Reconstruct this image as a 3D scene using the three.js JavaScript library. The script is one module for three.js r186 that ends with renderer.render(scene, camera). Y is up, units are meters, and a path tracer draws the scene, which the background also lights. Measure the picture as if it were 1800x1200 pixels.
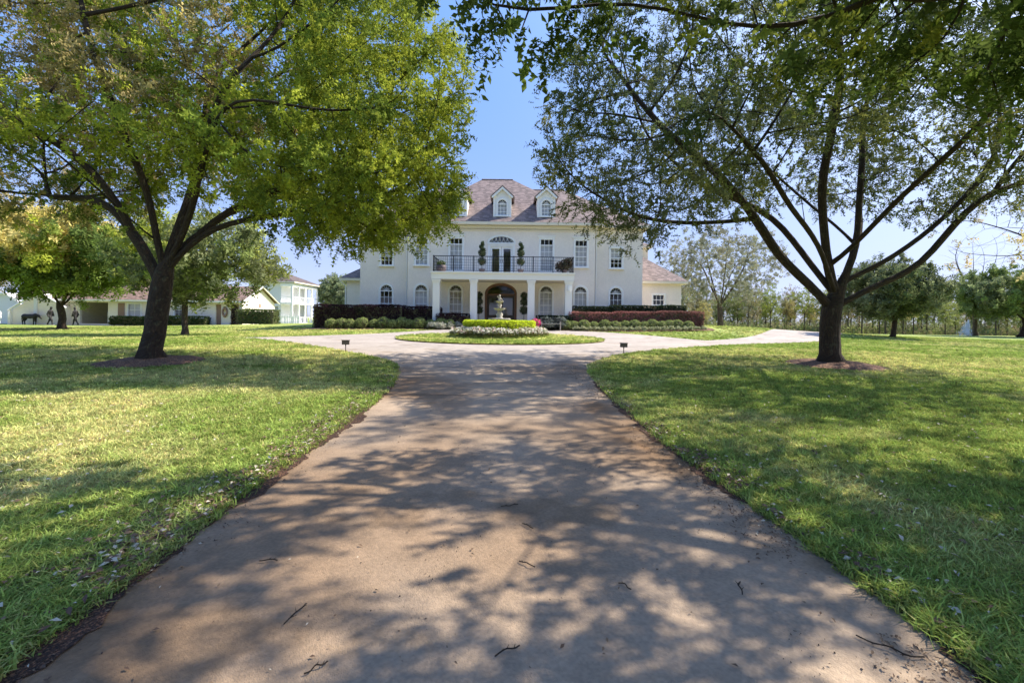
import * as THREE from 'three';
import { mergeGeometries } from 'three/addons/utils/BufferGeometryUtils.js';
import { TessellateModifier } from 'three/addons/modifiers/TessellateModifier.js';
import { MarchingCubes } from 'three/addons/objects/MarchingCubes.js';

// ---------------------------------------------------------------- camera, sky, sun, exposure
const scene = new THREE.Scene();
const camera = new THREE.PerspectiveCamera(73.74, 1800 / 1200, 0.1, 2000);
camera.position.set(0, 1.4, 0);
camera.rotation.set(0, 0, 0.0129);
camera.setViewOffset(1800, 1200, 0, 39, 1800, 1200);
const renderer = new THREE.WebGLRenderer({ antialias: true });
renderer.toneMapping = THREE.LinearToneMapping;
renderer.toneMappingExposure = 2.1;
renderer.shadowMap.enabled = true;
const SUN = new THREE.Vector3(0.9, 1.0, -0.3).normalize();
{
  const W = 512, H = 256, data = new Float32Array(W * H * 4), dir = new THREE.Vector3();
  for (let j = 0; j < H; j++) for (let i = 0; i < W; i++) {
    const el = ((j + 0.5) / H - 0.5) * Math.PI, az = ((i + 0.5) / W - 0.5) * 2 * Math.PI;
    dir.set(Math.cos(az) * Math.cos(el), Math.sin(el), Math.sin(az) * Math.cos(el));
    const up = Math.max(0, Math.sin(el)), t = Math.exp(-up * 4.4), t2 = Math.exp(-up * 1.6);
    const c = Math.max(0, dir.dot(SUN)), glow = 0.62 * Math.pow(c, 4.5) + 0.8 * Math.pow(c, 50);
    const k = (j * W + i) * 4;
    data[k] = 0.058 + 0.06 * t2 + 0.27 * t + glow;
    data[k + 1] = 0.175 + 0.085 * t2 + 0.165 * t + glow * 0.97;
    data[k + 2] = 0.50 + 0.05 * t2 + 0.02 * t + glow * 0.9;
    if (el < 0) { data[k] = 0.2; data[k + 1] = 0.2; data[k + 2] = 0.12; }
    data[k + 3] = 1;
  }
  const sky = new THREE.DataTexture(data, W, H, THREE.RGBAFormat, THREE.FloatType);
  sky.mapping = THREE.EquirectangularReflectionMapping; sky.magFilter = THREE.LinearFilter; sky.minFilter = THREE.LinearFilter;
  sky.needsUpdate = true;
  scene.background = sky; scene.environment = sky;
}
const sun = new THREE.DirectionalLight(new THREE.Color().setRGB(1, 0.92, 0.79), 4.6);
sun.position.copy(SUN).multiplyScalar(150).add(new THREE.Vector3(0, 0, -25));
sun.target.position.set(0, 0, -25);
sun.castShadow = true;
sun.shadow.mapSize.set(4096, 4096);
Object.assign(sun.shadow.camera, { left: -70, right: 70, top: 70, bottom: -70, near: 1, far: 400 });
scene.add(sun, sun.target);

// ---------------------------------------------------------------- helpers
const rng = (s) => () => { s |= 0; s = (s + 0x6d2b79f5) | 0; let t = Math.imul(s ^ (s >>> 15), 1 | s); t = (t + Math.imul(t ^ (t >>> 7), 61 | t)) ^ t; return ((t ^ (t >>> 14)) >>> 0) / 4294967296; };
const clamp = THREE.MathUtils.clamp, lerp = THREE.MathUtils.lerp;
const ss = (a, b, x) => { const t = clamp((x - a) / (b - a), 0, 1); return t * t * (3 - 2 * t); };
const V = (x, y, z) => new THREE.Vector3(x, y, z);
const hash2 = (x, y) => { let h = Math.imul(x, 374761393) + Math.imul(y, 668265263); h = Math.imul(h ^ (h >>> 13), 1274126177); return ((h ^ (h >>> 16)) >>> 0) / 4294967296; };
const vnoise = (x, y, p = 0) => {
  const ix = Math.floor(x), iy = Math.floor(y), fx = x - ix, fy = y - iy, u = fx * fx * (3 - 2 * fx), v = fy * fy * (3 - 2 * fy);
  const w = (a) => (p ? ((a % p) + p) % p : a);
  const a = hash2(w(ix), w(iy)), b = hash2(w(ix + 1), w(iy)), c = hash2(w(ix), w(iy + 1)), d = hash2(w(ix + 1), w(iy + 1));
  return lerp(lerp(a, b, u), lerp(c, d, u), v);
};
const fbm = (x, y, o = 4, p = 0) => { let s = 0, a = 0.5, n = 0; for (let i = 0; i < o; i++) { s += a * vnoise(x, y, p); n += a; a *= 0.5; x *= 2; y *= 2; p *= 2; } return s / n; };
const noise3 = (x, y, z) => (vnoise(x + z * 0.71 + 11, y - z * 0.37) + vnoise(y + x * 0.33 + 57, z + 29) + vnoise(z - x * 0.41 + 91, x + y * 0.53)) / 3;
function texture(size, fn, color = true) {
  const d = new Uint8Array(size * size * 4);
  for (let j = 0; j < size; j++) for (let i = 0; i < size; i++) {
    const c = fn(i / size, j / size), k = (j * size + i) * 4;
    for (let q = 0; q < 3; q++) d[k + q] = clamp(Math.round((typeof c === 'number' ? c : c[q]) * 255), 0, 255);
    d[k + 3] = 255;
  }
  const t = new THREE.DataTexture(d, size, size);
  t.wrapS = t.wrapT = THREE.RepeatWrapping; t.magFilter = THREE.LinearFilter; t.minFilter = THREE.LinearFilter;
  if (color) t.colorSpace = THREE.SRGBColorSpace;
  t.needsUpdate = true;
  return t;
}
const scaled = (t, k, k2 = k) => { const c = t.clone(); c.repeat.set(k, k2); c.needsUpdate = true; return c; };
const rgb = (r, g, b) => new THREE.Color().setRGB(r, g, b);
const std = (c, roughness = 0.8, o = {}) => new THREE.MeshStandardMaterial({ color: c, roughness, ...o });
const taken = {};
const numbered = (n) => { const k = taken[n] = (taken[n] ?? -1) + 1; return k ? `${n}_${String(k).padStart(3, '0')}` : n; };
function tag(o, label, category, group, kind) {
  if (label) o.userData.label = label;
  if (category) o.userData.category = category;
  if (group) o.userData.group = group;
  if (kind) o.userData.kind = kind;
  return o;
}
function thing(name, label, category, [x, y, z] = [0, 0, 0], turn = 0, group) {
  const o = new THREE.Group(); o.name = numbered(name); o.position.set(x, y, z); o.rotation.y = turn; scene.add(o);
  return tag(o, label, category, group);
}
function part(name, geo, mat, parent) {
  const g = Array.isArray(geo) ? mergeGeometries(geo.map((a) => (a.index ? a.toNonIndexed() : a))) : geo;
  const m = new THREE.Mesh(g, mat); m.name = name; m.castShadow = m.receiveShadow = true; parent.add(m);
  return m;
}
const single = (name, geo, mat, label, category, group, kind) => { const m = part(numbered(name), geo, mat, scene); return tag(m, label, category, group, kind); };
const structure = (name, geo, mat) => tag(part(name, geo, mat, scene), null, null, null, 'structure');
const box = (w, h, d, x = 0, y = 0, z = 0) => new THREE.BoxGeometry(w, h, d).translate(x, y, z);
const span = (x0, x1, y0, y1, z0, z1) => box(x1 - x0, y1 - y0, z1 - z0, (x0 + x1) / 2, (y0 + y1) / 2, (z0 + z1) / 2);
const cyl = (r0, r1, h, x = 0, y = 0, z = 0, n = 12) => new THREE.CylinderGeometry(r0, r1, h, n).translate(x, y, z);
function bar(a, b, r0, r1 = r0, n = 6) {
  const d = b.clone().sub(a), g = new THREE.CylinderGeometry(r1, r0, d.length(), n);
  g.applyQuaternion(new THREE.Quaternion().setFromUnitVectors(V(0, 1, 0), d.clone().normalize()));
  return g.translate((a.x + b.x) / 2, (a.y + b.y) / 2, (a.z + b.z) / 2);
}
const lathe = (pts, n = 20) => new THREE.LatheGeometry(pts.map(([r, y]) => new THREE.Vector2(r, y)), n);
function instanced(name, geo, mat, mats, cols, parent, kind = 'stuff') {
  const m = new THREE.InstancedMesh(geo, mat, mats.length); m.name = name; m.castShadow = m.receiveShadow = true;
  mats.forEach((t, i) => m.setMatrixAt(i, t));
  if (cols) cols.forEach((c, i) => m.setColorAt(i, c));
  m.userData.kind = kind; parent.add(m);
  return m;
}
const metreUv = (g) => { // uv in metres by the dominant axis of the normal
  if (!g.attributes.normal) g.computeVertexNormals();
  const p = g.attributes.position, n = g.attributes.normal, uv = new Float32Array(p.count * 2);
  for (let i = 0; i < p.count; i++) {
    const ax = Math.abs(n.getX(i)), ay = Math.abs(n.getY(i)), az = Math.abs(n.getZ(i));
    uv[i * 2] = ax > ay && ax > az ? p.getZ(i) : p.getX(i);
    uv[i * 2 + 1] = ay >= ax && ay >= az ? p.getZ(i) : p.getY(i);
  }
  g.setAttribute('uv', new THREE.BufferAttribute(uv, 2));
  return g;
};

// ---------------------------------------------------------------- terrain heights (x to the right, d metres ahead, so z = -d)
const PROFILE = [[-60, 0], [5, 0], [8, 0.05], [11.6, 0.18], [14.5, 0.3], [17, 0.38], [21.5, 0.42], [26, 0.52], [29.5, 0.7], [32, 0.75], [600, 0.75]];
function riseAt(d) {
  let s = 0;
  for (const o of [-0.8, 0, 0.8]) {
    const q = d + o;
    for (let i = 1; i < PROFILE.length; i++) if (q <= PROFILE[i][0]) { const [a, p] = PROFILE[i - 1], [b, r] = PROFILE[i]; s += p + ((r - p) * (q - a)) / (b - a); break; }
  }
  return s / 3;
}
const ground = (x, d) => riseAt(d) * (1 - 0.68 * ss(14, 42, Math.abs(x))) - 1.75 * ss(48, 105, d) * ss(12, 42, x)
  + 0.33 * Math.exp(-(((x - 15) / 7) ** 2) - ((d - 36) / 8) ** 2) - 0.32 * Math.exp(-(((x + 19) / 6) ** 2) - ((d - 30) / 7) ** 2);

// ---------------------------------------------------------------- surface textures
const texLawn = texture(1024, (u, v) => {
  const a = fbm(u * 12, v * 12, 4, 12), b = fbm(u * 90 + 3, v * 90, 3, 90), c = fbm(u * 260, v * 260 + 7, 2, 260);
  const straw = ss(0.5, 0.78, b * 0.55 + c * 0.45), k = 0.72 + 0.5 * c;
  return [lerp(0.40, 0.62, straw) * k + 0.05 * a, lerp(0.47, 0.60, straw) * k + 0.06 * a, lerp(0.17, 0.34, straw) * k];
});
const texSoft = texture(512, (u, v) => 0.35 + 0.65 * fbm(u * 32, v * 32, 5, 32), false);
const texConcrete = texture(1024, (u, v) => {
  const a = fbm(u * 5, v * 5, 5, 5), b = fbm(u * 40 + 9, v * 40, 4, 40), c = vnoise(u * 500, v * 500, 500), e = ss(0.62, 0.75, fbm(u * 9 + 3, v * 9 + 5, 5, 9));
  const k = 0.82 + 0.16 * a + 0.14 * (b - 0.5) + 0.12 * (c - 0.5) - 0.1 * e;
  return [k, k * (0.985 - 0.02 * e), k * (0.96 - 0.05 * e)];
});
const texGrit = texture(512, (u, v) => 0.5 * fbm(u * 64, v * 64, 3, 64) + 0.5 * vnoise(u * 256, v * 256, 256), false);
const texBarkBump = texture(512, (u, v) => {
  const w = u + 0.05 * (fbm(u * 6, v * 6, 3, 6) - 0.5), n = fbm(w * 22, v * 5, 4, 0) , r = Math.abs(Math.sin((w * 11 + 1.3 * fbm(u * 5, v * 7, 3, 5)) * Math.PI));
  return clamp(0.25 + 0.5 * Math.pow(r, 0.6) * (0.6 + 0.6 * n) + 0.2 * (fbm(u * 60, v * 30, 2, 30) - 0.5), 0, 1);
}, false);
const texBark = texture(512, (u, v) => {
  const a = fbm(u * 8, v * 8, 4, 8), b = fbm(u * 60, v * 20, 3, 20), l = ss(0.58, 0.74, fbm(u * 14 + 5, v * 14, 4, 14));
  const k = 0.55 + 0.5 * b + 0.25 * (a - 0.5);
  return [lerp(0.40, 0.50, l) * k, lerp(0.335, 0.49, l) * k, lerp(0.28, 0.41, l) * k];
});
const texShingle = texture(512, (u, v) => {
  const row = Math.floor(v * 24), shift = hash2(row, 3) , col = Math.floor((u + shift) * 14), t = hash2(col, row), f = v * 24 - row, k = 0.72 + 0.3 * t + 0.12 * (fbm(u * 60, v * 60, 2, 60) - 0.5) - (f < 0.12 ? 0.18 : 0);
  return [0.60 * k, 0.52 * k, 0.48 * k];
});
const texStucco = texture(512, (u, v) => {
  const k = 0.93 + 0.06 * fbm(u * 6, v * 6, 5, 6) + 0.05 * (fbm(u * 90, v * 90, 2, 90) - 0.5);
  return [k, k * 0.985, k * 0.955];
});
const texMulch = texture(512, (u, v) => {
  const a = fbm(u * 60, v * 60, 3, 60), b = fbm(u * 8, v * 8, 3, 8), c = ss(0.55, 0.8, vnoise(u * 120, v * 120, 120));
  return [0.30 * a + 0.12 + 0.22 * c + 0.08 * b, 0.22 * a + 0.09 + 0.19 * c + 0.06 * b, 0.16 * a + 0.08 + 0.16 * c + 0.04 * b];
});

const M = {
  lawn: std(rgb(1.7, 1.5, 2.3), 1, { map: scaled(texLawn, 0.22), bumpMap: scaled(texSoft, 0.6), bumpScale: 0.03, vertexColors: true }),
  concrete: std(rgb(0.45, 0.40, 0.37), 0.9, { map: scaled(texConcrete, 0.17), bumpMap: scaled(texGrit, 1.2), bumpScale: 0.004, vertexColors: true }),
  joint: std(rgb(0.10, 0.085, 0.07), 0.95),
  bark: std(rgb(0.50, 0.43, 0.35), 0.95, { map: scaled(texBark, 0.9), bumpMap: scaled(texBarkBump, 1.1, 0.9), bumpScale: 0.03 }),
  barkPale: std(rgb(1.0, 0.98, 0.95), 0.95, { map: scaled(texBark, 0.9), bumpMap: scaled(texBarkBump, 1.1, 0.9), bumpScale: 0.02 }),
  mulch: std(rgb(1.3, 1.2, 1.12), 1, { map: scaled(texMulch, 0.6), bumpMap: scaled(texSoft, 1.5), bumpScale: 0.05 }),
  soil: std(rgb(0.62, 0.5, 0.42), 1, { map: scaled(texMulch, 1.3), bumpMap: scaled(texSoft, 3), bumpScale: 0.03 }),
  stucco: std(rgb(0.93, 0.86, 0.81), 0.85, { map: scaled(texStucco, 0.18) }),
  trim: std(rgb(0.86, 0.84, 0.80), 0.6),
  cream: std(rgb(0.76, 0.68, 0.54), 0.75),
  roof: std(rgb(0.78, 0.80, 0.88), 0.9, { map: scaled(texShingle, 0.3) }),
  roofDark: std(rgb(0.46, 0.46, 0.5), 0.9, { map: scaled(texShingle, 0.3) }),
  glass: new THREE.MeshPhysicalMaterial({ color: 0xffffff, roughness: 0.03, transmission: 1, thickness: 0, ior: 1.5 }),
  blind: std(rgb(0.55, 0.55, 0.56), 0.9),
  drape: std(rgb(0.45, 0.40, 0.33), 0.95),
  iron: std(rgb(0.02, 0.02, 0.022), 0.5, { metalness: 0.4 }),
  wood: std(rgb(0.16, 0.07, 0.035), 0.45),
  darkWood: std(rgb(0.05, 0.028, 0.022), 0.4),
  stone: std(rgb(0.46, 0.42, 0.36), 0.9, { bumpMap: scaled(texGrit, 3), bumpScale: 0.01 }),
  clay: std(rgb(0.12, 0.09, 0.10), 0.6),
  bronze: std(rgb(0.015, 0.013, 0.015), 0.7),
  white: std(rgb(0.86, 0.86, 0.85), 0.6),
  dark: std(rgb(0.03, 0.03, 0.03), 0.9),
  blueGrey: std(rgb(0.74, 0.74, 0.76), 0.85),
  brick: std(rgb(0.30, 0.19, 0.14), 0.9),
};
const leafMat = (rough = 0.75, through = 0.45) => new THREE.MeshPhysicalMaterial({ color: 0xffffff, vertexColors: true, roughness: rough, transmission: through, thickness: 0, specularIntensity: 0, side: THREE.DoubleSide });
M.leaf = leafMat(1, 0.36);
M.blade = leafMat(1, 0.3);
M.deadLeaf = std(rgb(1, 1, 1), 0.9, { vertexColors: true, side: THREE.DoubleSide });

// ---------------------------------------------------------------- lawn, driveway, island
{
  const xs = [], ds = [];
  for (let x = 0, s = 0.8; x < 420; x += s, s = x > 40 ? s * 1.12 : 0.8) { xs.push(x); if (x) xs.unshift(-x); }
  for (let d = -40; d < 600; d += d < -8 ? 4 : d < 46 ? 0.8 : 2 + (d - 46) * 0.05) ds.push(d);
  const pos = [], uv = [], col = [], idx = [];
  for (const d of ds) for (const x of xs) {
    pos.push(x, ground(x, d), -d); uv.push(x, d);
    const a = fbm(x * 0.16 + 40, d * 0.16 + 80, 4), b = fbm(x * 0.9 + 10, d * 0.9 + 60, 3), k = 0.86 + 0.28 * (b - 0.5), dry = ss(0.45, 0.7, a);
    col.push(k * lerp(0.82, 1.06, dry), k * lerp(0.95, 1.06, dry), k * lerp(0.8, 0.92, dry));
  }
  for (let j = 0; j < ds.length - 1; j++) for (let i = 0; i < xs.length - 1; i++) { const a = j * xs.length + i, b = a + xs.length; idx.push(a, a + 1, b, a + 1, b + 1, b); }
  const g = new THREE.BufferGeometry();
  g.setAttribute('position', new THREE.Float32BufferAttribute(pos, 3)); g.setAttribute('uv', new THREE.Float32BufferAttribute(uv, 2)); g.setAttribute('color', new THREE.Float32BufferAttribute(col, 3));
  g.setIndex(idx); g.computeVertexNormals();
  structure('lawn', g, M.lawn);
}
const smooth = (pts, n) => new THREE.CatmullRomCurve3(pts.map(([x, d]) => V(x, 0, d)), false, 'centripetal').getPoints(n).map((p) => [p.x, p.z]);
const leftEdge = smooth([[-1.8, -8], [-1.9, -2], [-1.94, 1.7], [-2.04, 3.6], [-2.18, 7.6], [-2.42, 9.6], [-2.71, 10.9], [-3.15, 12.06], [-4.14, 13.3], [-5.3, 14.5], [-6.73, 15.86], [-8.96, 17.94], [-10.34, 19.26], [-12.1, 20.2]], 90);
const farEdge = smooth([[-12.5, 20.5], [-10.5, 22.1], [-8.43, 24.1], [-6.64, 26.4], [-5, 28.4], [-3.4, 29.9], [-2.7, 30.25], [1.25, 30.25], [2.2, 29.6], [3.65, 29.1], [5.68, 28.2], [8.0, 25.9], [9.2, 23.2], [9.6, 22.6]], 70);
const branchEdge = smooth([[9.85, 22.65], [11.93, 24.2], [15.86, 28.5], [21.4, 36.9], [26, 46], [30, 58]], 30);
const rightEdge = smooth([[36, 58], [31, 46], [26, 36], [21, 29], [15.6, 23.0], [10.2, 20.0], [7.47, 18.1], [5.07, 16.2], [3.74, 14.9], [2.5, 13.1], [1.95, 11.6], [1.75, 9.2], [1.73, 7.2], [1.74, 4.9], [1.86, 3], [1.9, 1.8], [1.98, -2], [2.05, -8]], 110);
const driveOutline = [...leftEdge, ...farEdge, ...branchEdge, ...rightEdge];
const ISLE = { x: -0.55, d: 22, rx: 4.95, rd: 4.45 };
const inPolygon = (x, d, poly) => { let c = false; for (let i = 0, j = poly.length - 1; i < poly.length; j = i++) if (poly[i][1] > d !== poly[j][1] > d && x < ((poly[j][0] - poly[i][0]) * (d - poly[i][1])) / (poly[j][1] - poly[i][1]) + poly[i][0]) c = !c; return c; };
const inIsle = (x, d, k = 1) => ((x - ISLE.x) / (ISLE.rx * k)) ** 2 + ((d - ISLE.d) / (ISLE.rd * k)) ** 2 < 1;
const onDrive = (x, d) => inPolygon(x, d, driveOutline) && !inIsle(x, d, 1.0);
function sheet(outline, holes, lift, edge, tint) {
  const shape = new THREE.Shape(outline.map(([x, d]) => new THREE.Vector2(x, d)));
  for (const h of holes) shape.holes.push(new THREE.Path(h.map(([x, d]) => new THREE.Vector2(x, d))));
  let g = new TessellateModifier(edge, 12).modify(new THREE.ShapeGeometry(shape));
  const p = g.attributes.position, uv = [], col = [];
  for (let i = 0; i < p.count; i++) {
    const x = p.getX(i), d = p.getY(i);
    p.setXYZ(i, x, ground(x, d) + (typeof lift === 'function' ? lift(x, d) : lift), -d); uv.push(x, d);
    if (tint) col.push(...tint(x, d));
  }
  g.setAttribute('uv', new THREE.Float32BufferAttribute(uv, 2));
  if (tint) g.setAttribute('color', new THREE.Float32BufferAttribute(col, 3));
  g.deleteAttribute('normal'); g.computeVertexNormals();
  return g;
}
const isleRing = (k = 1) => Array.from({ length: 64 }, (_, i) => [ISLE.x + ISLE.rx * k * Math.cos((i / 64) * 2 * Math.PI), ISLE.d + ISLE.rd * k * Math.sin((i / 64) * 2 * Math.PI)]);
// leaf-tannin and dirt stains of the older front slab; the loop is newer and paler
const slabTint = (x, d) => {
  const s = ss(0.42, 0.7, fbm(x * 0.5 + 30, d * 0.35 + 12, 4)), worn = 1 - ss(9, 16, d), g = 0.95 + 0.1 * fbm(x * 2, d * 2, 3);
  const edge = worn * ss(0.35, 0.75, fbm(x * 3 + 5, d * 1.4, 4)) * ss(1.1, 1.9, Math.abs(x + 0.05 * d));
  const k = s * worn * 0.5 + 0.45 * edge;
  return [g * (1 - 0.62 * k) * (1 - 0.08 * worn), g * (1 - 0.8 * k) * (1 - 0.2 * worn), g * (1 - 1.0 * k) * (1 - 0.36 * worn)];
};
const driveway = structure('driveway', sheet(driveOutline, [isleRing()], 0.02, 0.34, slabTint), M.concrete);
for (const [d, x0, x1] of [[7.9, -2.18, 1.72], [11.3, -2.72, 1.92]]) {
  const o = []; for (let i = 0; i <= 8; i++) o.push([lerp(x0, x1, i / 8), d]); for (let i = 8; i >= 0; i--) o.push([lerp(x0, x1, i / 8), d + 0.022]);
  part('expansion_joint', sheet(o, [], 0.0245, 0.6), M.joint, driveway);
}
{ // strips of bare soil and leaf mould where the turf meets the slab
  const R = rng(55);
  for (const [side, d0, d1, wide] of [[1, 1.0, 9.5, 1], [-1, 1.0, 9.0, 0.8]]) {
    const edge = (d) => { const list = side > 0 ? rightEdge : leftEdge; let b = list[0]; for (const p of list) if (Math.abs(p[1] - d) < Math.abs(b[1] - d)) b = p; return b[0]; }, inner = [], outer = [];
    for (let d = d0; d < d1; d += 0.04) { const w = wide * (0.01 + 0.28 * Math.max(0, fbm(d * 1.3 + side * 40, 3, 4) - 0.36) * (0.4 + 1.2 * vnoise(d * 9, side)) + 0.05 * vnoise(d * 22, 7)) + 0.015 * R(), x = side > 0 ? lerp(1.9, edge(d), ss(2, 5, d)) : edge(d); inner.push([x - side * w, d]); outer.push([x + side * (0.05 + 0.05 * vnoise(d * 6, 3)), d]); }
    structure(numbered('soil_edge'), sheet([...inner, ...outer.reverse()], [], 0.0255, 0.3), M.soil);
  }
}
const isleLift = (x, d) => { const r = Math.hypot((x - ISLE.x) / ISLE.rx, (d - ISLE.d) / ISLE.rd); return 0.07 + 0.22 * ss(0.55, 0.3, r); };
{
  const g = sheet(isleRing(), [], isleLift, 0.5, () => [1.05, 1.0, 0.92]);
  const side = [], uv = [], col = [], ring = isleRing(1.0);
  for (let i = 0; i < 64; i++) {
    const [x0, d0] = ring[i], [x1, d1] = ring[(i + 1) % 64], a = ground(x0, d0), b = ground(x1, d1);
    side.push(x0, a - 0.05, -d0, x1, b - 0.05, -d1, x1, b + 0.07, -d1, x0, a - 0.05, -d0, x1, b + 0.07, -d1, x0, a + 0.07, -d0);
    for (let q = 0; q < 6; q++) { uv.push(i, 0); col.push(0.3, 0.22, 0.2); }
  }
  const s = new THREE.BufferGeometry(); s.setAttribute('position', new THREE.Float32BufferAttribute(side, 3)); s.setAttribute('uv', new THREE.Float32BufferAttribute(uv, 2)); s.setAttribute('color', new THREE.Float32BufferAttribute(col, 3)); s.computeVertexNormals();
  structure('island_lawn', mergeGeometries([g.index ? g.toNonIndexed() : g, s]), M.lawn);
}
const bedLeft = smooth([[-14.2, 33.4], [-14, 29.6], [-11, 28.7], [-7, 28.9], [-5.2, 28.75], [-3.3, 30.1], [-2.9, 33.2]], 30);
const bedRight = smooth([[1.6, 33.2], [1.7, 30.2], [2.6, 29.5], [4.2, 29.0], [7, 28.6], [10.5, 28.8], [13, 29.2], [13.6, 35]], 30);
structure('mulch_bed', sheet(bedLeft, [], 0.03, 0.6), M.mulch);
structure('mulch_bed_001', sheet(bedRight, [], 0.03, 0.6), M.mulch);

// ---------------------------------------------------------------- leaf sprays and leafy solids
function leafInto(A, o, dir, up, len, wid, tone) { // a folded leaf of four triangles
  const side = dir.clone().cross(up).normalize(), n = side.clone().cross(dir).normalize();
  const q = (t, s, h) => o.clone().addScaledVector(dir, len * t).addScaledVector(side, wid * s).addScaledVector(n, len * h);
  const b = q(0, 0, 0), l = q(0.45, -0.5, 0.09), m = q(0.5, 0, -0.02), r = q(0.45, 0.5, 0.09), t = q(1, 0, -0.1);
  for (const f of [[b, l, m], [l, t, m], [b, m, r], [m, t, r]]) for (const v of f) { A.p.push(v.x, v.y, v.z); A.c.push(...tone); }
}
const finish = (A) => { const g = new THREE.BufferGeometry(); g.setAttribute('position', new THREE.Float32BufferAttribute(A.p, 3)); g.setAttribute('color', new THREE.Float32BufferAttribute(A.c, 3)); g.computeVertexNormals(); return g; };
function spray(seed, leaves, length, leafLen, leafWid, spread = 1) {
  const R = rng(seed), A = { p: [], c: [] };
  const tw = (a, b, w) => { const s = V(w, 0, 0), f = [a.clone().sub(s), b, a.clone().add(s)]; for (const v of f) { A.p.push(v.x, v.y, v.z); A.c.push(0.5, 0.36, 0.28); } };
  tw(V(0, 0, 0), V(0, length, 0), length * 0.012);
  for (let i = 0; i < leaves; i++) {
    const t = 0.12 + 0.88 * (i / (leaves - 1 || 1)), a = i * 2.4 + R() * 0.8, o = V((R() - 0.5) * length * 0.22, length * t, (R() - 0.5) * length * 0.22);
    const dir = V(Math.cos(a) * spread, 0.35 + R() * 0.7 - 0.3 * R(), Math.sin(a) * spread).normalize(), up = V(R() - 0.5, 1, R() - 0.5).normalize(), k = 0.75 + 0.5 * R(), s = 0.75 + 0.5 * R();
    leafInto(A, o, dir, up, leafLen * s, leafWid * s, [k, k * (0.97 + 0.06 * R()), k]);
  }
  return finish(A);
}
const SPRAY = spray(5, 13, 0.3, 0.085, 0.045);
const SPRAYFAR = spray(9, 9, 0.34, 0.16, 0.085);
const SPRAYWOOD = spray(13, 7, 0.6, 0.34, 0.17);
const LEAFLET = spray(21, 4, 0.07, 0.06, 0.04);
const tone = (list, R) => { // list of [weight, r, g, b]
  let s = 0; for (const l of list) s += l[0]; let t = R() * s; for (const l of list) { if ((t -= l[0]) <= 0) return l; } return list[0];
};
const Q = new THREE.Quaternion(), UP = V(0, 1, 0);
const pose = (p, dir, roll, s) => { const q = new THREE.Quaternion().setFromUnitVectors(UP, dir); q.multiply(Q.setFromAxisAngle(UP, roll)); return new THREE.Matrix4().compose(p, q, typeof s === 'number' ? V(s, s, s) : s); };

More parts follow.
